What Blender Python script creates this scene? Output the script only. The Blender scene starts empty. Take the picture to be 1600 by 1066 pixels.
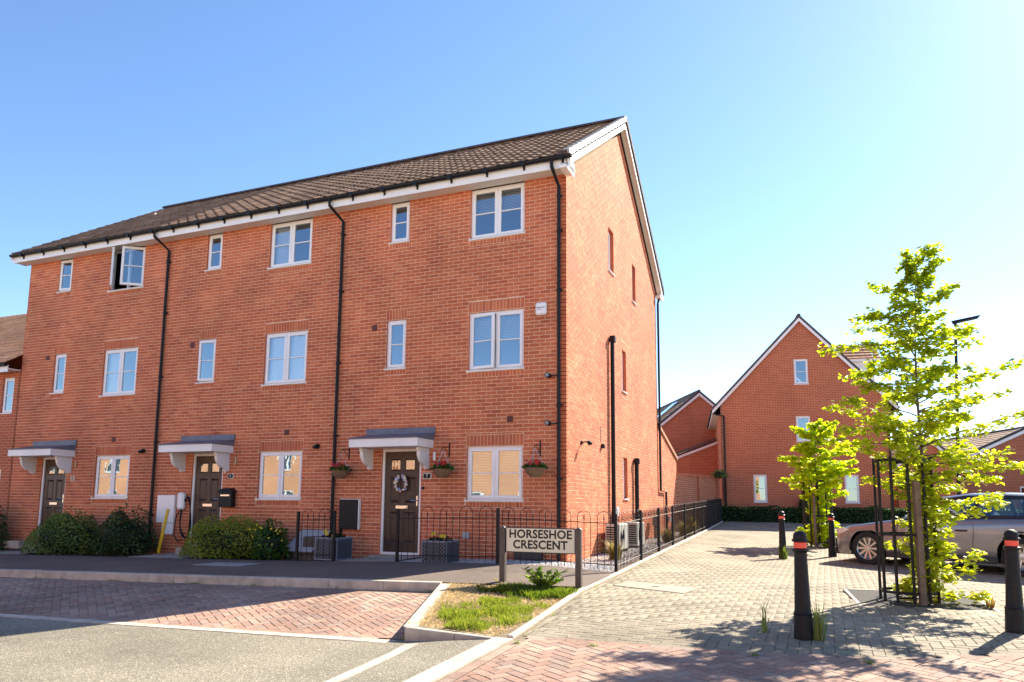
import bpy, bmesh, math, random
import numpy as np
from mathutils import Matrix, Vector
random.seed(7); rng = np.random.default_rng(7)
sc = bpy.context.scene; COL = sc.collection
rad = math.radians
# ------------------------------------------------------------------ camera
CP = np.array([4.22105, -13.03919, 1.05378]); YAW, PIT, ROL = -0.388206, 0.126755, 0.008653
FPX, CY = 1135.83, 644.63
def cam_axes():
    f = np.array([math.sin(YAW)*math.cos(PIT), math.cos(YAW)*math.cos(PIT), math.sin(PIT)])
    r = np.array([math.cos(YAW), -math.sin(YAW), 0.]); u = np.cross(r, f)
    r2 = r*math.cos(ROL)+u*math.sin(ROL); return r2, np.cross(r2, f), f
CR, CU, CF = cam_axes()
cd = bpy.data.cameras.new('camera'); cam = bpy.data.objects.new('camera', cd); COL.objects.link(cam)
cam.matrix_world = Matrix(((CR[0], CU[0], -CF[0], CP[0]), (CR[1], CU[1], -CF[1], CP[1]), (CR[2], CU[2], -CF[2], CP[2]), (0, 0, 0, 1)))
cd.sensor_width = 36; cd.lens = FPX/1600*36; cd.shift_y = (CY-533)/1600; cd.clip_start = .05; cd.clip_end = 4000
sc.camera = cam
def pix(P):
    d = np.asarray(P, float)-CP; w = d@CF
    if w <= 0.1: return (-1, -1, 0)
    return (800+FPX*(d@CR)/w, CY-FPX*(d@CU)/w, FPX/w)
# ------------------------------------------------------------------ light
SUN_AZ, SUN_EL = 25.5, 37.0            # azimuth from +Y towards +X
w = bpy.data.worlds.new('World'); sc.world = w; w.use_nodes = True
nt = w.node_tree; bg = nt.nodes['Background']
sky = nt.nodes.new('ShaderNodeTexSky'); sky.sky_type = 'NISHITA'; sky.sun_disc = False
sky.sun_elevation = rad(SUN_EL); sky.sun_rotation = rad(SUN_AZ); sky.air_density = 0.8; sky.dust_density = 0.12; sky.ozone_density = 1.0
hs = nt.nodes.new('ShaderNodeHueSaturation'); hs.inputs['Saturation'].default_value = 1.12; hs.inputs['Hue'].default_value = .502
nt.links.new(sky.outputs[0], hs.inputs['Color']); nt.links.new(hs.outputs[0], bg.inputs[0]); bg.inputs[1].default_value = 0.077
sl = bpy.data.lights.new('sun', 'SUN'); sun = bpy.data.objects.new('sun', sl); COL.objects.link(sun)
sl.energy = 4.0; sl.angle = rad(.53); sl.color = (1, .89, .72)
sd = Vector((math.sin(rad(SUN_AZ))*math.cos(rad(SUN_EL)), math.cos(rad(SUN_AZ))*math.cos(rad(SUN_EL)), math.sin(rad(SUN_EL))))
sun.rotation_euler = sd.to_track_quat('Z', 'Y').to_euler(); sun.location = (20, 30, 40)
vs = sc.view_settings; vs.view_transform = 'Standard'; vs.look = 'None'; vs.gamma = 1; vs.use_curve_mapping = False
vs.exposure = 1.97
sc.cycles.max_bounces = 8; sc.cycles.transparent_max_bounces = 12
# ------------------------------------------------------------------ materials
MATS = {}
def nodes(m): return m.node_tree.nodes, m.node_tree.links
def mat(name, col, rough=.6, metal=0, noise=0, nscale=8, bump=0, bscale=60, spec=.5, coat=0, col2=None):
    if name in MATS: return MATS[name]
    m = bpy.data.materials.new(name); m.use_nodes = True; N, L = nodes(m); b = N['Principled BSDF']
    b.inputs['Base Color'].default_value = (*col, 1); b.inputs['Roughness'].default_value = rough
    b.inputs['Metallic'].default_value = metal; b.inputs['Specular IOR Level'].default_value = spec
    if coat: b.inputs['Coat Weight'].default_value = coat; b.inputs['Coat Roughness'].default_value = .05
    tc = N.new('ShaderNodeTexCoord')
    if noise:
        n = N.new('ShaderNodeTexNoise'); n.inputs['Scale'].default_value = nscale; n.inputs['Detail'].default_value = 6
        L.new(tc.outputs['Object'], n.inputs['Vector'])
        r = N.new('ShaderNodeValToRGB'); r.color_ramp.elements[0].position = .3; r.color_ramp.elements[1].position = .7
        c2 = col2 or tuple(min(1, c*(1+noise)) for c in col)
        r.color_ramp.elements[0].color = (*[c*(1-noise) for c in col], 1); r.color_ramp.elements[1].color = (*c2, 1)
        L.new(n.outputs[0], r.inputs[0]); L.new(r.outputs[0], b.inputs['Base Color'])
    if bump:
        n = N.new('ShaderNodeTexNoise'); n.inputs['Scale'].default_value = bscale; n.inputs['Detail'].default_value = 4
        L.new(tc.outputs['Object'], n.inputs['Vector'])
        bp = N.new('ShaderNodeBump'); bp.inputs['Strength'].default_value = bump; bp.inputs['Distance'].default_value = .01
        L.new(n.outputs[0], bp.inputs['Height']); L.new(bp.outputs[0], b.inputs['Normal'])
    MATS[name] = m; return m
def piece_mat(name, cols, rough=.85, grain=.25, gscale=40, stain=.15, sscale=.7, bump=.3):
    """per-piece colour from the face attribute rnd plus the object's random number"""
    if name in MATS: return MATS[name]
    m = bpy.data.materials.new(name); m.use_nodes = True; N, L = nodes(m); b = N['Principled BSDF']
    b.inputs['Roughness'].default_value = rough; b.inputs['Specular IOR Level'].default_value = .3
    at = N.new('ShaderNodeAttribute'); at.attribute_name = 'rnd'
    oi = N.new('ShaderNodeObjectInfo'); ad = N.new('ShaderNodeMath'); ad.operation = 'ADD'
    L.new(at.outputs['Fac'], ad.inputs[0]); L.new(oi.outputs['Random'], ad.inputs[1])
    fr = N.new('ShaderNodeMath'); fr.operation = 'FRACT'; L.new(ad.outputs[0], fr.inputs[0])
    r = N.new('ShaderNodeValToRGB'); r.color_ramp.interpolation = 'LINEAR'
    el = r.color_ramp.elements
    while len(el) < len(cols): el.new(.5)
    for i, c in enumerate(cols): el[i].position = i/(len(cols)-1); el[i].color = (*c, 1)
    L.new(fr.outputs[0], r.inputs[0])
    g = N.new('ShaderNodeNewGeometry')
    def nz(scale, lo, hi):
        n = N.new('ShaderNodeTexNoise'); n.inputs['Scale'].default_value = scale; n.inputs['Detail'].default_value = 5
        L.new(g.outputs['Position'], n.inputs['Vector'])
        mr = N.new('ShaderNodeMapRange'); mr.inputs[1].default_value = .3; mr.inputs[2].default_value = .7
        mr.inputs[3].default_value = lo; mr.inputs[4].default_value = hi; L.new(n.outputs[0], mr.inputs[0]); return n, mr
    n1, a = nz(gscale, 1-grain, 1+grain); n2, s = nz(sscale, 1-stain, 1+stain)
    mu = N.new('ShaderNodeMath'); mu.operation = 'MULTIPLY'; L.new(a.outputs[0], mu.inputs[0]); L.new(s.outputs[0], mu.inputs[1])
    vm = N.new('ShaderNodeVectorMath'); vm.operation = 'SCALE'; L.new(r.outputs[0], vm.inputs[0]); L.new(mu.outputs[0], vm.inputs['Scale'])
    L.new(vm.outputs[0], b.inputs['Base Color'])
    if bump:
        bp = N.new('ShaderNodeBump'); bp.inputs['Strength'].default_value = bump; bp.inputs['Distance'].default_value = .004
        L.new(n1.outputs[0], bp.inputs['Height']); L.new(bp.outputs[0], b.inputs['Normal'])
    MATS[name] = m; return m
def leaf_mat(name, cols, trans=.55, tcol=(1.6, 1.9, .7), rough=.5):
    if name in MATS: return MATS[name]
    m = bpy.data.materials.new(name); m.use_nodes = True; N, L = nodes(m); N.remove(N['Principled BSDF'])
    out = N['Material Output']; at = N.new('ShaderNodeAttribute'); at.attribute_name = 'rnd'
    r = N.new('ShaderNodeValToRGB'); el = r.color_ramp.elements
    while len(el) < len(cols): el.new(.5)
    for i, c in enumerate(cols): el[i].position = i/(len(cols)-1); el[i].color = (*c, 1)
    L.new(at.outputs['Fac'], r.inputs[0])
    d = N.new('ShaderNodeBsdfPrincipled'); d.inputs['Roughness'].default_value = rough; d.inputs['Specular IOR Level'].default_value = .25; L.new(r.outputs[0], d.inputs['Base Color'])
    t = N.new('ShaderNodeBsdfTranslucent'); mm = N.new('ShaderNodeVectorMath'); mm.operation = 'MULTIPLY'; mm.inputs[1].default_value = tcol
    L.new(r.outputs[0], mm.inputs[0]); L.new(mm.outputs[0], t.inputs[0])
    mx = N.new('ShaderNodeMixShader'); mx.inputs[0].default_value = trans
    L.new(d.outputs[0], mx.inputs[1]); L.new(t.outputs[0], mx.inputs[2]); L.new(mx.outputs[0], out.inputs[0])
    MATS[name] = m; return m
def glass_mat(name, fac=.34, tint=(.82, .9, .93), rough=.0):
    if name in MATS: return MATS[name]
    m = bpy.data.materials.new(name); m.use_nodes = True; N, L = nodes(m); N.remove(N['Principled BSDF'])
    out = N['Material Output']; t = N.new('ShaderNodeBsdfTransparent'); t.inputs[0].default_value = (*tint, 1)
    g = N.new('ShaderNodeBsdfGlossy'); g.inputs['Roughness'].default_value = rough; g.inputs['Color'].default_value = (.80, .91, 1, 1)
    lw = N.new('ShaderNodeFresnel'); lw.inputs[0].default_value = 1.5
    ad = N.new('ShaderNodeMath'); ad.operation = 'ADD'; ad.inputs[1].default_value = fac; ad.use_clamp = True
    L.new(lw.outputs[0], ad.inputs[0])
    # faint waviness of real panes
    nz = N.new('ShaderNodeTexNoise'); nz.inputs['Scale'].default_value = 1.3; bp = N.new('ShaderNodeBump'); bp.inputs['Strength'].default_value = .06; bp.inputs['Distance'].default_value = .02
    L.new(nz.outputs[0], bp.inputs['Height']); L.new(bp.outputs[0], g.inputs['Normal'])
    mx = N.new('ShaderNodeMixShader'); L.new(ad.outputs[0], mx.inputs[0]); L.new(t.outputs[0], mx.inputs[1]); L.new(g.outputs[0], mx.inputs[2])
    L.new(mx.outputs[0], out.inputs[0]); MATS[name] = m; return m
def brickwork_mat(name, c1, c2, mortar):
    """far brick walls, brick pattern on metre UVs"""
    if name in MATS: return MATS[name]
    m = bpy.data.materials.new(name); m.use_nodes = True; N, L = nodes(m); b = N['Principled BSDF']; b.inputs['Roughness'].default_value = .9
    b.inputs['Specular IOR Level'].default_value = .2
    uv = N.new('ShaderNodeUVMap'); bt = N.new('ShaderNodeTexBrick'); L.new(uv.outputs[0], bt.inputs['Vector'])
    bt.inputs['Scale'].default_value = 1; bt.inputs['Brick Width'].default_value = .225; bt.inputs['Row Height'].default_value = .075
    bt.inputs['Mortar Size'].default_value = .006; bt.inputs['Mortar Smooth'].default_value = .3
    bt.inputs['Color1'].default_value = (*c1, 1); bt.inputs['Color2'].default_value = (*c2, 1); bt.inputs['Mortar'].default_value = (*mortar, 1)
    n = N.new('ShaderNodeTexNoise'); n.inputs['Scale'].default_value = .5; n.inputs['Detail'].default_value = 5; L.new(uv.outputs[0], n.inputs['Vector'])
    mr = N.new('ShaderNodeMapRange'); mr.inputs[3].default_value = .75; mr.inputs[4].default_value = 1.25; L.new(n.outputs[0], mr.inputs[0])
    vm = N.new('ShaderNodeVectorMath'); vm.operation = 'SCALE'; L.new(bt.outputs[0], vm.inputs[0]); L.new(mr.outputs[0], vm.inputs['Scale']); L.new(vm.outputs[0], b.inputs['Base Color'])
    bp = N.new('ShaderNodeBump'); bp.inputs['Strength'].default_value = .5; bp.inputs['Distance'].default_value = .005; bp.invert = True
    L.new(bt.outputs['Fac'], bp.inputs['Height']); L.new(bp.outputs[0], b.inputs['Normal'])
    MATS[name] = m; return m
def verge_mat():
    m = bpy.data.materials.new('soil'); m.use_nodes = True; N, L = nodes(m); b = N['Principled BSDF']; b.inputs['Roughness'].default_value = .95
    g = N.new('ShaderNodeNewGeometry'); n = N.new('ShaderNodeTexNoise'); n.inputs['Scale'].default_value = 14; n.inputs['Detail'].default_value = 6
    L.new(g.outputs['Position'], n.inputs['Vector']); r = N.new('ShaderNodeValToRGB')
    r.color_ramp.elements[0].position = .35; r.color_ramp.elements[0].color = (.12, .08, .04, 1); r.color_ramp.elements[1].position = .65; r.color_ramp.elements[1].color = (.5, .38, .2, 1)
    L.new(n.outputs[0], r.inputs[0]); L.new(r.outputs[0], b.inputs['Base Color'])
    bp = N.new('ShaderNodeBump'); bp.inputs['Distance'].default_value = .02; L.new(n.outputs[0], bp.inputs['Height']); L.new(bp.outputs[0], b.inputs['Normal']); return m
def asphalt_mat(name, c, chips, var=.25):
    m = bpy.data.materials.new(name); m.use_nodes = True; N, L = nodes(m); b = N['Principled BSDF']; b.inputs['Roughness'].default_value = .85
    b.inputs['Specular IOR Level'].default_value = .35
    g = N.new('ShaderNodeNewGeometry')
    v = N.new('ShaderNodeTexVoronoi'); v.inputs['Scale'].default_value = 130; L.new(g.outputs['Position'], v.inputs['Vector'])
    sx = N.new('ShaderNodeSeparateColor'); L.new(v.outputs['Color'], sx.inputs[0])
    r = N.new('ShaderNodeValToRGB'); e = r.color_ramp.elements; e[0].position = 0; e[0].color = (*[x*.55 for x in c], 1); e[1].position = 1; e[1].color = (*chips, 1)
    e2 = e.new(.8); e2.color = (*c, 1)
    L.new(sx.outputs[0], r.inputs[0])
    n = N.new('ShaderNodeTexNoise'); n.inputs['Scale'].default_value = .8; n.inputs['Detail'].default_value = 7; L.new(g.outputs['Position'], n.inputs['Vector'])
    mr = N.new('ShaderNodeMapRange'); mr.inputs[1].default_value = .3; mr.inputs[2].default_value = .7; mr.inputs[3].default_value = 1-var; mr.inputs[4].default_value = 1+var; L.new(n.outputs[0], mr.inputs[0])
    vm = N.new('ShaderNodeVectorMath'); vm.operation = 'SCALE'; L.new(r.outputs[0], vm.inputs[0]); L.new(mr.outputs[0], vm.inputs['Scale']); L.new(vm.outputs[0], b.inputs['Base Color'])
    bp = N.new('ShaderNodeBump'); bp.inputs['Strength'].default_value = .6; bp.inputs['Distance'].default_value = .004; L.new(v.outputs['Distance'], bp.inputs['Height']); L.new(bp.outputs[0], b.inputs['Normal'])
    MATS[name] = m; return m
M_BRICK = piece_mat('red_brick', [(.50, .125, .055), (.57, .163, .07), (.53, .138, .06), (.61, .20, .09), (.45, .108, .052), (.56, .158, .067)], grain=.2, gscale=55, stain=.22, sscale=.9)
M_MORT = mat('mortar', (.80, .62, .45), .95, noise=.18, nscale=5, bump=.3, bscale=120)
M_FAR = brickwork_mat('far_brick', (.44, .11, .054), (.52, .145, .07), (.66, .44, .28))
M_TILE = piece_mat('roof_tile', [(.17, .105, .07), (.215, .135, .09), (.19, .115, .078), (.27, .18, .125), (.15, .09, .062), (.20, .125, .085)], grain=.3, gscale=25, stain=.22, sscale=1.2)
M_TILE2 = piece_mat('orange_tile', [(.46, .24, .13), (.52, .28, .16), (.4, .19, .11), (.5, .25, .14)], grain=.3, gscale=25, stain=.2)
M_TILE3 = piece_mat('bright_tile', [(.62, .33, .17), (.7, .4, .22), (.55, .28, .15)], grain=.25, gscale=25, stain=.15)
M_SLATE = piece_mat('dark_tile', [(.07, .06, .065), (.1, .085, .085), (.08, .07, .07)], grain=.2, gscale=20)
M_UPVC = mat('white_upvc', (.88, .88, .88), .28, noise=.03, nscale=3)
M_FASC = mat('white_fascia', (.86, .85, .84), .35, noise=.05, nscale=2)
M_SOFF = mat('soffit_board', (.74, .72, .68), .5)
M_BLK = mat('black_plastic', (.012, .012, .014), .5, spec=.25)
M_IRON = mat('black_iron', (.012, .012, .014), .5, spec=.25, noise=.3, nscale=20)
M_GLASS = glass_mat('window_glass', .24)
M_DOOR = mat('brown_door', (.052, .025, .014), .42, noise=.3, nscale=9)
M_LEAD = mat('lead_sheet', (.12, .14, .19), .5, noise=.25, nscale=4)
M_STEEL = mat('steel', (.62, .62, .62), .25, metal=1)
M_KERB = mat('concrete_kerb', (.46, .40, .33), .9, noise=.22, nscale=6, bump=.4, bscale=80)
M_CONC = mat('concrete_pad', (.36, .32, .27), .9, noise=.2, nscale=5, bump=.3)
M_ASPH = asphalt_mat('road_asphalt', (.21, .19, .145), (.5, .46, .36))
M_PAVE = asphalt_mat('pavement_asphalt', (.155, .118, .098), (.27, .22, .18), .15)
M_PGREY = piece_mat('buff_grey_paver', [(.205, .175, .125), (.25, .215, .155), (.225, .195, .14), (.28, .245, .18), (.18, .155, .115)], grain=.22, gscale=60, stain=.26, sscale=.8)
M_PRED = piece_mat('red_paver', [(.33, .20, .15), (.28, .17, .13), (.38, .26, .195), (.235, .16, .135), (.345, .22, .16), (.29, .235, .195)], grain=.22, gscale=60, stain=.28, sscale=.8)
M_JOINT = mat('joint_sand', (.17, .13, .09), .95, noise=.35, nscale=10)
M_SOIL = verge_mat()
M_BARK = mat('bark', (.13, .095, .07), .9, noise=.4, nscale=25, bump=.6, bscale=50)
M_STAKE = mat('timber_stake', (.18, .125, .085), .85, noise=.25, nscale=12)
M_GROUND = mat('ground', (.38, .34, .27), .95, noise=.3, nscale=.3)
# ------------------------------------------------------------------ geometry helpers
class MB:
    def __init__(s): s.v = []; s.f = []; s.r = []; s.uv = []; s.mi = []; s.sm = False
    def face(s, pts, rnd=0, uv=None, mi=0):
        n = len(s.v); s.v += [tuple(p) for p in pts]; s.f.append(tuple(range(n, n+len(pts)))); s.r.append(rnd); s.uv.append(uv); s.mi.append(mi)
    def idx(s, verts, faces, rnd=0, mi=0):
        n = len(s.v); s.v += [tuple(p) for p in verts]
        for f in faces: s.f.append(tuple(n+i for i in f)); s.r.append(rnd); s.uv.append(None); s.mi.append(mi)
    def box(s, x0, x1, y0, y1, z0, z1, rnd=0, M=None, mi=0):
        V = [(x0, y0, z0), (x1, y0, z0), (x1, y1, z0), (x0, y1, z0), (x0, y0, z1), (x1, y0, z1), (x1, y1, z1), (x0, y1, z1)]
        if M is not None: V = [tuple(M @ Vector(p)) for p in V]
        s.idx(V, [(0, 3, 2, 1), (4, 5, 6, 7), (0, 1, 5, 4), (1, 2, 6, 5), (2, 3, 7, 6), (3, 0, 4, 7)], rnd, mi)
    def bbox(s, x0, x1, y0, y1, z0, z1, b=.004, rnd=0, M=None, mi=0):
        """box with chamfered edges"""
        b = min(b, (x1-x0)*.45, (y1-y0)*.45, (z1-z0)*.45); bm = bmesh.new()
        bmesh.ops.create_cube(bm, size=1)
        for v in bm.verts: v.co = ((x0+x1)/2+v.co.x*(x1-x0), (y0+y1)/2+v.co.y*(y1-y0), (z0+z1)/2+v.co.z*(z1-z0))
        bmesh.ops.bevel(bm, geom=bm.edges[:], offset=b, segments=1, affect='EDGES')
        s.addbm(bm, rnd, M, mi)
    def addbm(s, bm, rnd=0, M=None, mi=0):
        bm.verts.index_update(); V = [(M @ v.co) if M is not None else v.co.copy() for v in bm.verts]
        s.idx(V, [[v.index for v in f.verts] for f in bm.faces], rnd, mi); bm.free()
    def tube(s, pts, r, n=6, cap=True, rnd=0, mi=0):
        pts = [Vector(p) for p in pts]; R = r if isinstance(r, (list, tuple)) else [r]*len(pts)
        V = []; prev = None
        for i, p in enumerate(pts):
            d = (pts[min(i+1, len(pts)-1)]-pts[max(i-1, 0)]).normalized()
            a = prev if prev is not None and abs(prev.dot(d)) < .98 else (Vector((0, 0, 1)) if abs(d.z) < .9 else Vector((1, 0, 0)))
            u = (a-d*a.dot(d)).normalized(); v = d.cross(u); prev = u
            for k in range(n):
                t = 2*math.pi*k/n; V.append(p+(u*math.cos(t)+v*math.sin(t))*R[i])
        F = []
        for i in range(len(pts)-1):
            for k in range(n): F.append((i*n+k, i*n+(k+1) % n, (i+1)*n+(k+1) % n, (i+1)*n+k))
        if cap: F.append(tuple(range(n))[::-1]); F.append(tuple((len(pts)-1)*n+k for k in range(n)))
        s.idx(V, F, rnd, mi)
    def lathe(s, prof, n=20, c=(0, 0, 0), rnd=0, mi=0):
        V = []; F = []
        for r, z in prof:
            for k in range(n): t = 2*math.pi*k/n; V.append((c[0]+r*math.cos(t), c[1]+r*math.sin(t), c[2]+z))
        for i in range(len(prof)-1):
            for k in range(n): F.append((i*n+k, i*n+(k+1) % n, (i+1)*n+(k+1) % n, (i+1)*n+k))
        F.append(tuple(range(n))[::-1]); F.append(tuple((len(prof)-1)*n+k for k in range(n)))
        s.idx(V, F, rnd, mi)
    def prism(s, poly, fn, d0, d1, rnd=0, back=False, mi=0, uvf=False):
        """poly in (u,z); fn(u,z,d)->xyz ; extruded from depth d0 (front) to d1"""
        n = len(poly); A = [fn(u, z, d0) for u, z in poly]; B = [fn(u, z, d1) for u, z in poly]
        s.face(A, rnd, [(u, z) for u, z in poly] if uvf else None, mi)
        for i in range(n):
            j = (i+1) % n; s.face([A[i], B[i], B[j], A[j]], rnd, [(poly[i][0], poly[i][1]), (poly[i][0]+.1, poly[i][1]), (poly[j][0]+.1, poly[j][1]), (poly[j][0], poly[j][1])] if uvf else None, mi)
        if back: s.face(B[::-1], rnd, [(u, z) for u, z in poly[::-1]] if uvf else None, mi)
    def mesh(s, name, mats):
        me = bpy.data.meshes.new(name); me.from_pydata(s.v, [], s.f)
        for m in (mats if isinstance(mats, (list, tuple)) else [mats]): me.materials.append(m)
        if any(s.r): me.attributes.new('rnd', 'FLOAT', 'FACE').data.foreach_set('value', np.array(s.r, np.float32))
        if any(s.mi): me.polygons.foreach_set('material_index', np.array(s.mi, np.int32))
        if any(u is not None for u in s.uv):
            ul = me.uv_layers.new(name='UVMap'); arr = []
            for f, u in zip(s.f, s.uv): arr += list(u) if u is not None else [(0, 0)]*len(f)
            ul.data.foreach_set('uv', np.array(arr, np.float32).ravel())
        if s.sm: me.shade_smooth()
        me.update(); return me
    def build(s, name, mats, parent=None, loc=(0, 0, 0), rot=0, smooth=False, kind=None):
        s.sm = smooth; return link(name, s.mesh(name, mats), parent, loc, rot, kind)
def link(name, me, parent=None, loc=(0, 0, 0), rot=0, kind=None):
    o = bpy.data.objects.new(name, me); COL.objects.link(o); o.location = loc
    o.rotation_euler = rot if isinstance(rot, (tuple, list)) else (0, 0, rot)
    if parent: o.parent = parent
    if kind: o['kind'] = kind
    return o
def arr_mesh(name, V, F, mats, rnd=None, smooth=False):
    me = bpy.data.meshes.new(name); V = np.asarray(V, np.float32); F = np.asarray(F, np.int32); k = F.shape[1]
    me.vertices.add(len(V)); me.vertices.foreach_set('co', V.ravel()); me.loops.add(F.size); me.loops.foreach_set('vertex_index', F.ravel())
    me.polygons.add(len(F)); me.polygons.foreach_set('loop_start', np.arange(0, F.size, k, dtype=np.int32))
    me.materials.append(mats)
    if rnd is not None: me.attributes.new('rnd', 'FLOAT', 'FACE').data.foreach_set('value', np.asarray(rnd, np.float32))
    me.update(calc_edges=True)
    if smooth: me.shade_smooth()
    return me
def tag(o, label=None, cat=None, group=None, kind=None):
    if label: o['label'] = label
    if cat: o['category'] = cat
    if group: o['group'] = group
    if kind: o['kind'] = kind
    return o
def empty(name, loc=(0, 0, 0), rot=0, **k):
    o = bpy.data.objects.new(name, None); COL.objects.link(o); o.location = loc; o.rotation_euler = (0, 0, rot); o.empty_display_size = .2
    return tag(o, **k)
def copy_tree(o, parent=None):
    c = o.copy(); COL.objects.link(c); c.parent = parent
    for ch in list(o.children): copy_tree(ch, c)
    return c
def clip(poly, a, b, c):
    """keep a*u+b*z+c>=0"""
    out = []
    for i in range(len(poly)):
        p, q = poly[i], poly[(i+1) % len(poly)]; dp = a*p[0]+b*p[1]+c; dq = a*q[0]+b*q[1]+c
        if dp >= 0: out.append(p)
        if dp*dq < 0: t = dp/(dp-dq); out.append((p[0]+(q[0]-p[0])*t, p[1]+(q[1]-p[1])*t))
    return out
def area(p): return abs(sum(p[i][0]*p[(i+1) % len(p)][1]-p[(i+1) % len(p)][0]*p[i][1] for i in range(len(p))))/2
def text_obj(s, size, m, parent, loc, rot, name='lettering', depth=.001, bold=.0, kind=None, spacing=1.0):
    cu = bpy.data.curves.new(name, 'FONT'); cu.body = s; cu.size = size; cu.align_x = 'CENTER'; cu.align_y = 'CENTER'; cu.extrude = depth; cu.offset = bold; cu.space_character = spacing; cu.resolution_u = 3
    t = bpy.data.objects.new('tmp', cu); COL.objects.link(t); dg = bpy.context.evaluated_depsgraph_get(); me = bpy.data.meshes.new_from_object(t.evaluated_get(dg))
    bpy.data.objects.remove(t); me.materials.clear(); me.materials.append(m); return link(name, me, parent, loc, rot)
FRONT = lambda u, z, d: (u, d, z)          # wall facing -y, depth going +y
GABLE = lambda u, z, d: (-d, u, z)         # wall facing +x, depth going -x
# ------------------------------------------------------------------ ground surface
def dz(x, y):
    z = float(np.interp(y, [-14, -8, -6.15, -3.4, -1.1, 11.7, 20, 60], [-.36, -.29, -.22, -.1, -.03, .28, .45, .5]))
    ww = min(max((y+5)/8, 0), 1)*min(max((22-y)/10, 0), 1)
    return z-.05*min(max(x-1.3, 0), 3)*ww
ykerb = lambda x: -3.43+.182*x
ystrip = lambda x: -6.38+.11*x
xpath = lambda y: float(np.interp(y, [-6.3, -3.4, -1.05, 11.7, 19.4], [1.5, 1.3, 1.3, 1.05, .74]))
def zbay(x, y):
    s = y-ykerb(x); zb = float(np.interp(s, [-9, -5, -2.7, 0], [-.46, -.41, -.33, -.19]))
    t = min(max((x-.3)/1.15, 0), 1); return zb*(1-t)+dz(max(x, 1.5), y)*t
zfence = lambda x: float(np.interp(x, [-25, -13.9, -11.7, -7.85, -5.2, -2.9, -.9, .1, 1.3], [-.34, -.22, -.18, -.12, -.07, 0, .04, .04, -.03]))
def zpav(x, y):
    t = (y-ykerb(x))/(-1.2-ykerb(x)); t = min(max(t, 0), 1.0); k = min(0, (x+8)*.012)
    return (-.07+k)*(1-t)+zfence(x)*t+.02*math.sin(math.pi*t)
def sheet(name, u0, u1, v0fn, v1fn, zfn, m, nu=40, nv=16, kind='structure', label=None, drop=0):
    V = []; F = []
    for i in range(nu+1):
        x = u0+(u1-u0)*i/nu
        for j in range(nv+1):
            y = v0fn(x)+(v1fn(x)-v0fn(x))*j/nv; V.append((x, y, zfn(x, y)-drop))
    for i in range(nu):
        for j in range(nv): a = i*(nv+1)+j; F.append((a, a+nv+1, a+nv+2, a+1))
    o = link(name, arr_mesh(name, V, F, m)); o['kind'] = kind
    if label: o['label'] = label
    return o
C_ = lambda v: (lambda x: v)
g = MB(); g.face([(-900, -900, -.62), (900, -900, -.62), (900, 900, -.62), (-900, 900, -.62)])
g.build('ground', M_GROUND, kind='structure')['label'] = 'flat open ground beyond the houses'
sheet('road', -30, 1.46, C_(-16), lambda x: ystrip(min(x, .3))-.1 if x < .3 else -6.36, zbay, M_ASPH, 60, 30, label='grey speckled asphalt road in front of the parking bay')
pav = sheet('pavement', -30, 1.28, lambda x: ykerb(x)+.1, C_(-1.15), zpav, M_PAVE, 80, 14, label='dark asphalt pavement between kerb and front gardens')
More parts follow.
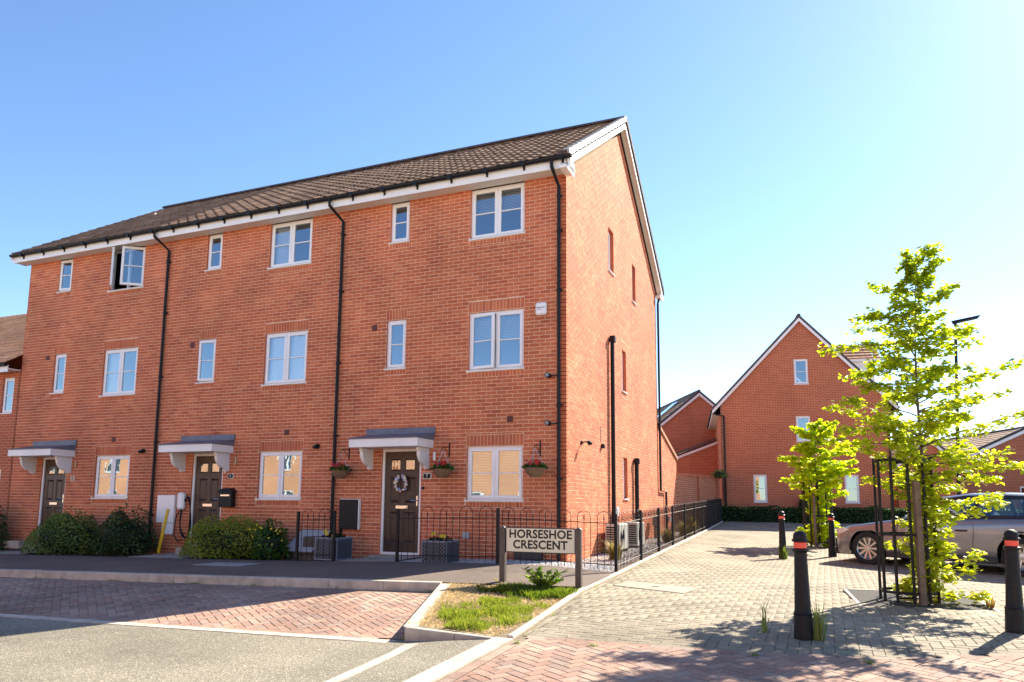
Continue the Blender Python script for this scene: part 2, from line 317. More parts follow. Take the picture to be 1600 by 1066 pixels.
# paving ---------------------------------------------------------------------------------
def paver_mesh(name, m, L=.196, W=.096, b=.005):
    s = MB(); x, y = L/2, W/2
    top = [(-x+b, -y+b, 0), (x-b, -y+b, 0), (x-b, y-b, 0), (-x+b, y-b, 0)]; bot = [(-x, -y, -.005), (x, -y, -.005), (x, y, -.005), (-x, y, -.005)]; low = [(a, c, -.02) for a, c, _ in bot]
    s.idx(top+bot+low, [(0, 1, 2, 3), (4, 5, 1, 0), (5, 6, 2, 1), (6, 7, 3, 2), (7, 4, 0, 3), (8, 9, 5, 4), (9, 10, 6, 5), (10, 11, 7, 6), (11, 8, 4, 7)])
    return s.mesh(name, m)
def herring(name, region, zfn, m, ang, bounds, parent, limit=300, skip=None, kindname='paver', off=(0, 0)):
    """region(x,y): list of half planes (a,b,c); herringbone pavers, the largest in view as own objects"""
    ca, sa = math.cos(ang), math.sin(ang); x0, x1, y0, y1 = bounds
    cx, cy = (x0+x1)/2, (y0+y1)/2; R = math.hypot(x1-x0, y1-y0)/2; n = int(R/.1)+3
    pm = paver_mesh(kindname, m); whole = []; part = []
    for i in range(-n, n):
        for j in range(-n, n):
            k = (i-j) % 4
            if k == 0: u0, v0, hl, hw, rr = i*.1, j*.1, .2, .1, 0
            elif k == 3: u0, v0, hl, hw, rr = i*.1, j*.1, .1, .2, 1
            else: continue
            uc, vc = u0+hl/2+off[0], v0+hw/2+off[1]; X = cx+ca*uc-sa*vc; Y = cy+sa*uc+ca*vc
            if not (x0-.15 < X < x1+.15 and y0-.15 < Y < y1+.15): continue
            if skip and skip(X, Y): continue
            H = region(X, Y); e = .002
            poly = [(cx+ca*(uc+a)-sa*(vc+b2), cy+sa*(uc+a)+ca*(vc+b2)) for a, b2 in ((-hl/2+e, -hw/2+e), (hl/2-e, -hw/2+e), (hl/2-e, hw/2-e), (-hl/2+e, hw/2-e))]
            inside = all(a*p[0]+b2*p[1]+c >= 0 for a, b2, c in H for p in poly)
            if inside: whole.append((X, Y, ang+rr*math.pi/2))
            else:
                for a, b2, c in H:
                    poly = clip(poly, a, b2, c)
                    if len(poly) < 3: break
                if len(poly) >= 3 and area(poly) > .0008: part.append(poly)
    sc_ = []
    for q in whole:
        px = pix((q[0], q[1], zfn(q[0], q[1]))); vis = px[2] > 0 and 0 < px[0] < 1600 and 0 < px[1] < 1066
        sc_.append(px[2] if vis else 0)
    order = np.argsort(-np.array(sc_)); own = set(int(t) for t in order[:limit] if sc_[t] > 0)
    V = []; F = []; rn = []
    for t, (X, Y, a) in enumerate(whole):
        z = zfn(X, Y)+random.uniform(-.0012, .0012); e = .05
        sx = (zfn(X+e, Y)-zfn(X-e, Y))/(2*e)+random.gauss(0, .003); sy = (zfn(X, Y+e)-zfn(X, Y-e))/(2*e)+random.gauss(0, .003)
        if t in own:
            nrm = Vector((-sx, -sy, 1)).normalized(); q = Vector((0, 0, 1)).rotation_difference(nrm).to_matrix().to_4x4()
            o = bpy.data.objects.new(kindname, pm); COL.objects.link(o); o.matrix_world = Matrix.Translation((X, Y, z)) @ q @ Matrix.Rotation(a, 4, 'Z'); o.parent = parent
        else:
            c_, s_ = math.cos(a), math.sin(a); b = .005; bl = len(V)
            for zz, ins in ((0, b), (-.005, 0)):
                for p, q in ((-1, -1), (1, -1), (1, 1), (-1, 1)):
                    lx, ly = p*(.098-ins), q*(.048-ins); wx, wy = c_*lx-s_*ly, s_*lx+c_*ly
                    V.append((X+wx, Y+wy, z+zz+sx*wx+sy*wy))
            F += [(bl, bl+1, bl+2, bl+3), (bl+4, bl+5, bl+1, bl), (bl+5, bl+6, bl+2, bl+1), (bl+6, bl+7, bl+3, bl+2), (bl+7, bl+4, bl, bl+3)]
            rn += [random.random()]*5
    link('paver_field', arr_mesh('paver_field', V, F, m, rn), parent, kind='stuff')
    s = MB()
    for poly in part:
        r = random.random(); s.face([(x, y, zfn(x, y)) for x, y in poly], r)
    if s.f: s.build('cut_pavers', m, parent, kind='stuff')
def course(pts, zfn, m, parent, name='edge_pavers', L=.2, W=.1, own=0):
    """row of pavers laid along a line (stretcher or header by L/W)"""
    s = MB(); d = 0
    for (ax, ay), (bx, by) in zip(pts[:-1], pts[1:]):
        ln = math.hypot(bx-ax, by-ay); n = int(ln/L); ux, uy = (bx-ax)/ln, (by-ay)/ln
        for i in range(n):
            c0, c1 = i*L+.002, (i+1)*L-.002; r = random.random(); P = []
            for t, o_ in ((c0, .002), (c1, .002), (c1, W-.002), (c0, W-.002)):
                x = ax+ux*t-uy*o_; y = ay+uy*t+ux*o_; P.append((x, y, zfn(x, y)+random.uniform(-.001, .001)))
            s.face(P, r)
    return s.build(name, m, parent, kind='stuff')
def kerbs(name, pts, wid, zt, zb, m, L=.914, label=None, top=None):
    """kerb stones: separate blocks along a polyline; zt,zb functions of x,y"""
    root = empty(name, kind='structure', label=label)
    for (ax, ay), (bx, by) in zip(pts[:-1], pts[1:]):
        ln = math.hypot(bx-ax, by-ay); n = max(1, round(ln/L)); ux, uy = (bx-ax)/ln, (by-ay)/ln
        for i in range(n):
            t0, t1 = ln*i/n+.003, ln*(i+1)/n-.003; V = []
            for t in (t0, t1):
                x, y = ax+ux*t, ay+uy*t; nx, ny = -uy, ux; zt_ = zt(x, y)+random.uniform(-.002, .002); zb_ = zb(x, y)-.05
                for o_, z in ((0, zb_), (0, zt_-.018), (.006, zt_-.005), (.018, zt_), (wid, zt_), (wid, zb_)): V.append((x+nx*o_, y+ny*o_, z))
            F = [(k, k+1, k+7, k+6) for k in range(5)]+[(0, 1, 2, 3, 4, 5)[::-1], (6, 7, 8, 9, 10, 11)]
            s = MB(); s.idx(V, F); s.build('kerb_stone', m, root)
    return root
# parking bay in red herringbone
bay = sheet('parking_bay', -20, .45, lambda x: ystrip(x), lambda x: ykerb(x)+.01 if x < -.72 else max(ystrip(x)+.01, min(ykerb(-.72), -3.56-(x+.72)*2.713)), zbay, M_JOINT, 60, 12, label='parking bay of red herringbone block paving', drop=.009)
diag = (-.72, -3.56), (.29, -6.3)
def bay_reg(x, y):
    return [(.182, -1, -3.43-.12), (-.11, 1, 6.38-.1), (-2.713, -1, -.72*2.713-3.56), (1, 0, 16)]
herring('bay', bay_reg, zbay, M_PRED, rad(45+8), (-16, .5, -8.2, -3.5), bay, 300)
course([(x, ykerb(x)-.115) for x in np.arange(-16, -.7, 1.0)], zbay, M_PRED, bay)
course([(x, ystrip(x)+.0) for x in np.arange(-16, .3, 1.0)], zbay, M_PRED, bay)
kerbs('kerb', [(x, ykerb(x)) for x in (-20, -15, -10, -5, -.74)], .125, lambda x, y: zpav(x, y+.2), zbay, M_KERB, label='raised concrete kerb between parking bay and pavement')
def zvergeedge(x, y): t = (y+3.56)/(-6.3+3.56); return -.07*(1-t)-.2*t
kerbs('kerb', [(.29, -6.3), (-.72, -3.56)], -.13, zvergeedge, zbay, M_KERB, L=1.46, label='concrete kerb running diagonally beside the grass verge')
kerbs('kerb', [(.30, -6.32), (1.42, -6.27)], .12, lambda x, y: -.2-.052*(x-.3)/1.1, zbay, M_KERB, L=.56, label='dropped kerb tapering along the front of the grass verge')
def strip(name, pts, wid, zfn, m, label, L=.914, up=.006):
    root = empty(name, kind='structure', label=label)
    for (ax, ay), (bx, by) in zip(pts[:-1], pts[1:]):
        ln = math.hypot(bx-ax, by-ay); n = max(1, round(ln/L)); ux, uy = (bx-ax)/ln, (by-ay)/ln
        for i in range(n):
            t0, t1 = ln*i/n+.002, ln*(i+1)/n-.002; V = []
            for t, o_ in ((t0, 0), (t1, 0), (t1, wid), (t0, wid)): x = ax+ux*t-uy*o_; y = ay+uy*t+ux*o_; V.append((x, y, zfn(x, y)+up))
            s = MB(); s.idx(V+[(a, b, c-.06) for a, b, c in V], [(0, 1, 2, 3), (4, 5, 1, 0), (5, 6, 2, 1), (6, 7, 3, 2), (7, 4, 0, 3)]); s.build('kerb_stone', m, root)
strip('flush_kerb', [(x, ystrip(x)-.13) for x in (-20, -14, -8, -4, .25)], .13, zbay, M_KERB, 'pale flush kerb strip along the front of the parking bay')
strip('flush_kerb', [(.86, -11.5), (.62, -7.0), (.56, -6.5)], .13, zbay, M_KERB, 'pale flush kerb strip crossing the asphalt below the verge')
strip('flush_kerb', [(1.46, -12), (1.5, -8), (1.52, -6.35)], .2, lambda x, y: dz(x, y)+.002, M_KERB, 'pale flush kerb between asphalt and red block paving')
kerbs('edging_kerb', [(xpath(y), y) for y in (-6.3, -3.4, -1.05, 5, 11.7, 19.4)][::1], .055, lambda x, y: dz(x, y)+.025, dz, M_KERB, label='thin concrete edging between garden and paved drive')
# drive
drive = sheet('drive', 1.3, 26, C_(-12.5), C_(34), dz, M_JOINT, 60, 90, label='shared drive of buff grey block paving', drop=.009)
drive2 = sheet('drive_edge', -.2, 1.3, lambda x: -1.0 if x > .9 else 12.3, C_(34), lambda x, y: dz(1.3, y), M_JOINT, 20, 60, label='narrow strip of drive surface by the garden fence', drop=.012)
yred = lambda x: float(np.interp(x, [0, 2.7, 3.8, 4.85, 5.95, 8, 30], [-6.3, -6.21, -6.18, -5.95, -5.35, -5.0, -5.0]))
GR = [(4.61, -1.5), (4.74, -2.98), (6.22, -2.85), (6.09, -1.37)]   # tree grate
def in_poly(x, y, P):
    s = [(P[(i+1) % 4][0]-P[i][0])*(y-P[i][1])-(P[(i+1) % 4][1]-P[i][1])*(x-P[i][0]) for i in range(4)]; return all(v > 0 for v in s) or all(v < 0 for v in s)
MH = [(1.53, -2.64), (1.67, -2.06), (2.72, -2.3), (2.62, -2.95)]
def grey_reg(x, y):
    e = 1e-3; xp = xpath(y)-.01; return [(1, -(xpath(y+.5)-xpath(y-.5)), -xp+(xpath(y+.5)-xpath(y-.5))*y-.065), (-((yred(x+.3)-yred(x-.3))/.6), 1, -(yred(x)-((yred(x+.3)-yred(x-.3))/.6)*x)-.1)]
herring('drive', grey_reg, dz, M_PGREY, rad(-1), (.7, 13.5, -6.5, 21.3), drive, 300, skip=lambda x, y: in_poly(x, y, GR))
def red_reg(x, y):
    return [(((yred(x+.3)-yred(x-.3))/.6), -1, (yred(x)-((yred(x+.3)-yred(x-.3))/.6)*x)), (1, 0, -1.645), (0, 1, 12)]
herring('drive', red_reg, dz, M_PRED, rad(57), (1.5, 13, -12.0, -4.9), drive, 300, kindname='red_paver')
course([(x, yred(x)) for x in np.arange(1.6, 13, .4)], dz, M_PRED, drive)
course([(1.64, y) for y in np.arange(-12, -6.3, .8)], dz, M_PRED, drive)
# ------------------------------------------------------------------ verge
def zverge(x, y):
    t = min(max((y+6.27)/(3.0), 0), 1); xl = .29-(y+6.3)/2.713*1.0; s = min(max((x-xl)/(1.35-xl+1e-3), 0), 1)
    return (1-t)*(-.2-.05*s)+t*(-.07-.04*s)
vm_ = sheet('verge_soil', -.78, 1.48, lambda x: -6.22 if x > .29 else -3.56-(x+.72)*2.713, lambda x: ykerb(x)+.12, lambda x, y: zverge(x, y)+.004, M_SOIL, 40, 40, label='dry soil of the small verge by the street sign')
def blades(name, fn, n, m, label, cat='grass', hgt=(.03, .09), wd=.004, lean=.5):
    V = []; F = []; R = []; k = 0
    while k < n:
        q = fn()
        if q is None: continue
        x, y, z, h, r = q; a = random.uniform(0, 6.28); l = random.uniform(0, lean)*h; wx, wy = wd*math.cos(a+1.57), wd*math.sin(a+1.57); b = len(V)
        V += [(x-wx, y-wy, z-.005), (x+wx, y+wy, z-.005), (x+l*.4*math.cos(a)+wx*.7, y+l*.4*math.sin(a)+wy*.7, z+h*.6), (x+l*math.cos(a), y+l*math.sin(a), z+h)]
        F.append((b, b+1, b+2, b+3)); R.append(r); k += 1
    o = link(name, arr_mesh(name, V, F, m, R)); tag(o, label, cat, kind='stuff'); return o
LG = leaf_mat('grass_blades', [(.045, .075, .012), (.11, .135, .02), (.27, .25, .08)], .5)
LS = leaf_mat('straw', [(.42, .29, .13), (.58, .44, .22), (.68, .56, .33)], .3, (1, 1, 1))
def in_verge():
    x, y = random.uniform(-.75, 1.45), random.uniform(-6.2, -3.2)
    if y > ykerb(x)+.1 or x < .29-(y+6.3)/2.713+.12 or x > xpath(y)-.04 or y < -6.18: return None
    return x, y
def greenness(x, y):
    n = math.sin(x*7+1.3)*math.sin(y*6)+.5*math.sin(x*17+y*11)
    c = -((x-.75)/.55)**2-((y+5.2)/1.1)**2+.9; c2 = 1.2-((x-.75)/.6)**2-((y+3.75)/.35)**2
    return max(c, c2)+.45*n+random.gauss(0, .15)
def fgreen():
    q = in_verge()
    if q is None: return None
    x, y = q; gg = greenness(x, y)
    if random.random() > gg*1.2+.05: return None
    hh = random.uniform(.015, .065)*(1+.5*math.sin(x*9)*math.sin(y*7))+(.06*random.random() if y > -4.2 else 0); return x, y, zverge(x, y), hh, min(1, max(0, random.random()*.7+(.3 if y < -4.3 else 0)))
def fstraw():
    q = in_verge()
    if q is None: return None
    x, y = q
    if random.random() < greenness(x, y)*.45: return None
    return x, y, zverge(x, y), random.uniform(.008, .035), random.random()
blades('grass', fgreen, 22000, LG, 'green grass growing on the verge below the street sign', wd=.0035, lean=.8)
blades('dry_grass', fstraw, 15000, LS, 'bleached dry grass along the edges of the verge', wd=.003, lean=2.2)
# ------------------------------------------------------------------ walls and windows
def halfplanes(poly):
    """half planes of a convex polygon given counter-clockwise"""
    H = []
    for i in range(len(poly)):
        (x0, y0), (x1, y1) = poly[i], poly[(i+1) % len(poly)]; H.append((-(y1-y0), x1-x0, (y1-y0)*x0-(x1-x0)*y0))
    return H
def clipH(p, H):
    for a, b, c in H:
        p = clip(p, a, b, c)
        if len(p) < 3: return []
    return p
def wall(name, poly, ops, fn, th, m, parent, uv=True, dep=0.0):
    """wall slab with real openings (u0,u1,z0,z1)"""
    H = halfplanes(poly); us = sorted(set([p[0] for p in poly]+[o[0] for o in ops]+[o[1] for o in ops])); zs = sorted(set([p[1] for p in poly]+[o[2] for o in ops]+[o[3] for o in ops]))
    s = MB()
    isop = lambda u, z: any(o[0] < u < o[1] and o[2] < z < o[3] for o in ops)
    for i in range(len(us)-1):
        for j in range(len(zs)-1):
            uc, zc = (us[i]+us[i+1])/2, (zs[j]+zs[j+1])/2
            if isop(uc, zc): continue
            p = clipH([(us[i], zs[j]), (us[i+1], zs[j]), (us[i+1], zs[j+1]), (us[i], zs[j+1])], H)
            if len(p) < 3: continue
            s.face([fn(u, z, dep) for u, z in p], 0, p); s.face([fn(u, z, dep+th) for u, z in p[::-1]], 0, p[::-1])
    for o in ops:
        for (a, b), (c, d) in (((o[0], o[2]), (o[1], o[2])), ((o[1], o[2]), (o[1], o[3])), ((o[1], o[3]), (o[0], o[3])), ((o[0], o[3]), (o[0], o[2]))):
            s.face([fn(a, b, dep), fn(a, b, dep+th), fn(c, d, dep+th), fn(c, d, dep)], 0, [(a+b, 0), (a+b, .1), (c+d, .1), (c+d, 0)], 1)
    for i in range(len(poly)):
        (a, b), (c, d) = poly[i], poly[(i+1) % len(poly)]; s.face([fn(a, b, dep), fn(a, b, dep+th), fn(c, d, dep+th), fn(c, d, dep)], 0, [(a, b), (a, b+.1), (c, d+.1), (c, d)])
    return s.build(name, [m, M_BRICK if m is M_MORT else m], parent)
BR = {}
def brickwork(parent, root_loc, poly, ops, fn, z0, u_off=0, own=0, proud=.004, soldiers=(), rot=0, cull=None):
    """stretcher bond bricks standing proud of the mortar slab; own = how many become single parts"""
    H = halfplanes(poly); zmax = max(p[1] for p in poly); umin, umax = min(p[0] for p in poly), max(p[0] for p in poly)
    blocks = list(ops)+list(soldiers and [s_[:4] for s_ in soldiers]); whole = []; cut = []
    k = 0; z = z0
    while z < zmax:
        off = (k % 2)*.1125+u_off; i = math.floor((umin-off)/.225)-1
        while True:
            a = off+i*.225+.005; b = a+.215; i += 1
            if a > umax: break
            segs = [(a, b)]; zc = z+.0375
            for o in blocks:
                if z+.07 > o[2] and z+.005 < o[3]:
                    lo_, hi_ = (z+.005, o[2]-.004), (o[3]+.004, z+.07)
                    pa, pb = max(a, o[0]), min(b, o[1])
                    if pb-pa > .02:
                        for (e0, e1) in (lo_, hi_):
                            if e1-e0 > .012 and not any(q[0] < (pa+pb)/2 < q[1] and q[2] < (e0+e1)/2 < q[3] for q in blocks):
                                c_ = clipH([(pa, e0), (pb, e0), (pb, e1), (pa, e1)], H)
                                if len(c_) > 2: cut.append((c_, 0))
                    ns = []
                    for (p, q) in segs:
                        if q <= o[0] or p >= o[1]: ns.append((p, q)); continue
                        if p < o[0]-.01: ns.append((p, o[0]-.004))
                        if q > o[1]+.01: ns.append((o[1]+.004, q))
                    segs = ns
            for p, q in segs:
                if q-p < .02: continue
                r = [(p, z+.005), (q, z+.005), (q, z+.07), (p, z+.07)]; c = clipH(r, H)
                if len(c) < 3: continue
                full = q-p > .21 and len(c) == 4 and area(c) > .0139
                (whole if full else cut).append((c, p))
        k += 1; z += .075
    for (a, b, c, d) in [s_[:4] for s_ in soldiers]:
        n = round((b-a)/.075); w_ = (b-a)/n
        for t in range(n): cut.append(([(a+t*w_+.005, c+.005), (a+(t+1)*w_-.005, c+.005), (a+(t+1)*w_-.005, d-.005), (a+t*w_+.005, d-.005)], 0))
    own_ix = set()
    if own:
        sc_ = []
        for c, _ in whole:
            P = fn(c[0][0]+.1, c[0][1]+.03, 0); q = pix((P[0]+root_loc[0], P[1]+root_loc[1], P[2]+root_loc[2])); sc_.append(q[2] if 0 < q[0] < 1600 and 0 < q[1] < 1066 else 0)
        own_ix = set(int(t) for t in np.argsort(-np.array(sc_))[:own])
        if 'm' not in BR:
            s = MB(); s.prism([(0, 0), (.215, 0), (.215, .065), (0, .065)], FRONT, -proud, .0, 0); BR['m'] = s.mesh('brick', M_BRICK)
    s = MB()
    for t, (c, p) in enumerate(whole):
        if t in own_ix:
            P = fn(c[0][0], c[0][1], random.uniform(-.0015, .0015)); link('brick', BR['m'], parent, P, rot)
        else: s.prism(c, fn, -proud+random.uniform(-.0015, .0015), .0, random.random())
    for c, p in cut: s.prism(c, fn, -proud, .0, random.random())
    return s.build('brickwork', M_BRICK, parent, kind='stuff')
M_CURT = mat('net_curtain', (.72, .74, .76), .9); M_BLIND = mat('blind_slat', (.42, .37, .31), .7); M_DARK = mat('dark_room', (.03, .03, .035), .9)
M_BEAD = mat('glazing_gasket', (.03, .03, .03), .6)
def window(parent, loc, rot, w, h, lights=2, bar=True, angles=(0, 0), sill=True, fill=None, recess=.045, name='window', sill_out=.045, hinge=('L', 'R')):
    """uPVC casement: frame > sash, pane, glazing_bar, sill ; local x right, z up, -y outwards, origin bottom left"""
    s = MB(); f = .048; y0, y1 = recess, recess+.07
    s.bbox(0, w, y0, y1, h-f, h, .004); s.bbox(0, w, y0, y1, 0, f, .004); s.bbox(0, f, y0+.001, y1-.001, f, h-f, .004); s.bbox(w-f, w, y0+.001, y1-.001, f, h-f, .004)
    if lights == 2: s.bbox(w/2-f/2, w/2+f/2, y0+.001, y1-.001, f, h-f, .004)
    fr = s.build(name, M_UPVC, parent, loc, rot)
    cells = [(f-.014, w/2-f/2+.014), (w/2+f/2-.014, w-f+.014)] if lights == 2 else [(f-.014, w-f+.014)]
    for ci, (a, b) in enumerate(cells):
        sw, sh, t = b-a, h-2*f+.028, .062; zb = f-.014; hl = hinge[ci] == 'L'
        ang = angles[ci]; ox = a if hl else b; x0 = 0 if hl else -sw
        m = MB(); Y0, Y1 = -.014, .036
        m.bbox(x0, x0+sw, Y0, Y1, sh-t, sh, .006); m.bbox(x0, x0+sw, Y0, Y1, 0, t, .006); m.bbox(x0, x0+t, Y0+.0015, Y1, t, sh-t, .006); m.bbox(x0+sw-t, x0+sw, Y0+.0015, Y1, t, sh-t, .006)
        sa = m.build('sash', M_UPVC, fr, (ox, y0, zb), (0, 0, (-ang if hl else ang)))
        if bar:
            g = MB(); zz = sh*.5; g.bbox(x0+t, x0+sw-t, Y0+.006, Y1-.006, zz-.011, zz+.011, .003)
        pn = MB(); pn.face([(x0+t-.004, .012, t-.004), (x0+sw-t+.004, .012, t-.004), (x0+sw-t+.004, .012, sh-t+.004), (x0+t-.004, .012, sh-t+.004)])
        # hung on the sash so it swings with it: kept as siblings placed with the same hinge
        p = pn.build('pane', M_GLASS, fr, (ox, y0, zb), (0, 0, (-ang if hl else ang)))
        if bar: g.build('glazing_bar', M_UPVC, fr, (ox, y0, zb), (0, 0, (-ang if hl else ang)))
    if sill:
        m = MB(); m.bbox(-.03, w+.02, -sill_out, y0+.03, -.028, .0, .006); m.build('sill', M_UPVC, fr, (0, 0, 0))
    if fill:
        kind, x0, x1, z0, z1 = fill; c = MB(); yb = y1+.05
        if kind == 'blind':
            n = int((z1-z0)/.032)
            for i in range(n): z = z0+i*.032; c.idx([(x0, yb, z), (x1, yb, z), (x1, yb+.012, z+.026), (x0, yb+.012, z+.026)], [(0, 1, 2, 3)])
            c.build('blind', M_BLIND, fr)
        else:
            n = 60; V = []
            for i in range(n+1):
                x = x0+(x1-x0)*i/n; V += [(x, yb+.018*math.sin(i*1.7)+.01*math.sin(i*.6), z0), (x, yb+.018*math.sin(i*1.7)+.01*math.sin(i*.6+.4), z1)]
            c.idx(V, [(2*i, 2*i+2, 2*i+3, 2*i+1) for i in range(n)]); c.sm = True; c.build('curtain', M_CURT, fr, smooth=True)
    return fr
def door(parent, x, z, w, h, number=None):
    s = MB(); f = .055
    s.bbox(0, w, .03, .11, h-f, h); s.bbox(0, f, .031, .109, 0, h-f); s.bbox(w-f, w, .031, .109, 0, h-f); s.bbox(f, w-f, .02, .11, 0, .05)
    fr = s.build('door_frame', M_UPVC, parent, (x, 0, z)); W = w-2*f; Hh = h-f-.05; X = f; Z = .05
    lf = MB(); y0 = .065
    # stiles and rails with recessed panels
    us = [0, .115, W/2-.045, W/2+.045, W-.115, W]; rows = [(.18, .80), (.98, 1.50), (1.63, 1.87)]; k = Hh/2.02
    rows = [(a*k, b*k) for a, b in rows]; ops = [(us[1], us[2], a, b) for a, b in rows]+[(us[3], us[4], a, b) for a, b in rows]
    zs = sorted(set([0, Hh]+[o[2] for o in ops]+[o[3] for o in ops]))
    for i in range(5):
        for j in range(len(zs)-1):
            uc, zc = (us[i]+us[i+1])/2, (zs[j]+zs[j+1])/2
            if any(o[0] < uc < o[1] and o[2] < zc < o[3] for o in ops): continue
            lf.idx([(us[i], y0, zs[j]), (us[i+1], y0, zs[j]), (us[i+1], y0, zs[j+1]), (us[i], y0, zs[j+1])], [(0, 1, 2, 3)])
    lf.box(0, W, y0+.03, y0+.04, 0, Hh)
    for o in ops:
        a, b, c, d = o; g = .028; P = [(a, c), (b, c), (b, d), (a, d)]; Q = [(a+g, c+g), (b-g, c+g), (b-g, d-g), (a+g, d-g)]; Rr = [(a+2*g, c+2*g), (b-2*g, c+2*g), (b-2*g, d-2*g), (a+2*g, d-2*g)]
        for i in range(4):
            j = (i+1) % 4; lf.face([(P[i][0], y0, P[i][1]), (P[j][0], y0, P[j][1]), (Q[j][0], y0+.018, Q[j][1]), (Q[i][0], y0+.018, Q[i][1])])
            if d-c > .3: lf.face([(Q[i][0], y0+.018, Q[i][1]), (Q[j][0], y0+.018, Q[j][1]), (Rr[j][0], y0+.006, Rr[j][1]), (Rr[i][0], y0+.006, Rr[i][1])])
        if d-c > .3: lf.face([(u, y0+.006, z_) for u, z_ in Rr])
    leaf = lf.build('door', M_DOOR, parent, (x+X, 0, z+Z))
    for o in (ops[2], ops[5]):
        m = MB(); a, b, c, d = o; m.face([(a+.028, y0+.017, c+.028), (b-.028, y0+.017, c+.028), (b-.028, y0+.017, d-.028), (a+.028, y0+.017, d-.028)]); m.build('pane', M_GLASS, leaf)
    m = MB(); m.bbox(W/2-.14, W/2+.14, y0-.012, y0, .865*k, .93*k, .004); m.build('letterbox', M_STEEL, leaf)
    m = MB(); m.bbox(W-.075, W-.045, y0-.01, y0, .92*k, 1.13*k, .004); m.tube([(W-.06, y0-.005, 1.03*k), (W-.06, y0-.05, 1.03*k), (W-.19, y0-.055, 1.03*k)], .011, 8); m.build('handle', M_STEEL, leaf)
    return leaf
def canopy(parent, x0, x1, z):
    s = MB(); s.bbox(x0, x1, -.66, -.635, z, z+.165, .004); s.box(x0+.001, x0+.025, -.636, 0, z+.001, z+.164); s.box(x1-.025, x1-.001, -.636, 0, z+.001, z+.164); s.box(x0+.025, x1-.025, -.635, 0, z+.012, z+.03)
    cp = s.build('canopy', M_FASC, parent)
    l = MB(); zt = z+.165
    l.idx([(x0-.015, -.68, zt), (x1+.015, -.68, zt), (x1+.015, -.68, zt+.018), (x0-.015, -.68, zt+.018), (x0-.015, 0, zt+.15), (x1+.015, 0, zt+.15), (x0-.015, 0, zt), (x1+.015, 0, zt)],
          [(0, 1, 2, 3), (3, 2, 5, 4), (0, 3, 4, 6), (1, 7, 5, 2), (0, 6, 7, 1)])
    l.bbox(x0-.005, x1+.045, -.035, -.008, zt+.12, zt+.27, .006)
    l.build('lead_roof', M_LEAD, cp)
    for xb in (x0+.1, x1-.16):
        P = [(0, -.42), (.10, -.42)]+[(.10+.30*math.sin(t)*1.0, -.36+.28*(1-math.cos(t))*1.0) for t in np.linspace(.15, math.pi/2, 9)]+[(.42, -.06), (.42, 0), (0, 0)]
        b = MB(); 
        for sgn in (0, 1): b.face([(xb+sgn*.075, -d, z+q) for d, q in P][::1 if sgn else -1])
        for i in range(len(P)):
            j = (i+1) % len(P); b.face([(xb, -P[i][0], z+P[i][1]), (xb+.075, -P[i][0], z+P[i][1]), (xb+.075, -P[j][0], z+P[j][1]), (xb, -P[j][0], z+P[j][1])])
        b.build('bracket', M_FASC, cp)
# ------------------------------------------------------------------ roof
EZ, RZ, RY, EY = 7.76, 11.0, 4.485, -.42       # eave/ridge heights and positions of the tile surface
SL = math.atan2(RZ-EZ, RY-EY); SLEN = math.hypot(RZ-EZ, RY-EY)
def tile_mesh(name, m, w=.3, l=.36, t=.018, fine=True):
    s = MB(); pr = [(0, 0), (.02, .014), (.06, .017), (.085, .005), (.15, 0), (.215, .004), (.235, .002), (w-.002, 0)]
    pr = [(a*w/.3, b) for a, b in pr]; V = []
    for y in (0, l):
        for a, b in pr: V.append((a, y, b))
    for a, b in pr: V.append((a, 0, b-t))
    n = len(pr); F = [(i, i+1, n+i+1, n+i) for i in range(n-1)]+[(2*n+i, 2*n+i+1, i+1, i) for i in range(n-1)]
    s.idx(V, F); return s, V, F
def tiled_slope(parent, x0, x1, origin, ang, slen, flip, m, own=0, rows=None, tw=.3, gauge=.335, limit_name='roof_tile'):
    """tiles on a slope; local frame: along x, up-slope direction; origin = eave point"""
    n = round((x1-x0)/tw); tw = (x1-x0)/n; rows = rows or int(math.ceil(slen/gauge)); gauge = slen/rows
    ts, V, F = tile_mesh('roof_tile', m, tw); tm = ts.mesh('roof_tile', m)
    tilt = .024/gauge; V = np.array(V); cand = []
    ca, sa = math.cos(ang-math.atan(tilt)), math.sin(ang-math.atan(tilt))
    for r in range(rows):
        for i in range(n):
            up = r*gauge; oy = origin[1]+(math.cos(ang)*up)*(1 if not flip else -1); oz = origin[2]+math.sin(ang)*up+.03
            cand.append((x0+i*tw, oy, oz, random.gauss(0, .0015), r, i))
    own_ix = set()
    if own:
        pl = parent.matrix_world.translation if parent else Vector()
        if parent and parent.parent: pl = pl+parent.parent.location
        sc_ = [pix((c[0]+parent.parent.location[0] if parent.parent else c[0], c[1], c[2]))[2] for c in cand]
        own_ix = set(int(t) for t in np.argsort(-np.array(sc_))[:own])
    AV = []; AF = []; AR = []
    for t, (x, y, z, e, r, i) in enumerate(cand):
        if t in own_ix:
            o = link('roof_tile', tm, parent, (x, y, z+e), (ang-math.atan(tilt)+e*2, 0, 0))
            continue
        b = len(AV); s = -1 if flip else 1
        for p in V: AV.append((x+p[0], y+s*(ca*p[1]-sa*p[2]), z+e+sa*p[1]+ca*p[2]))
        AF += [tuple(b+k for k in (f[::-1] if flip else f)) for f in F]; AR += [random.random()]*len(F)
    if AV: link('tiling', arr_mesh('tiling', AV, AF, m, AR), parent, kind='stuff')
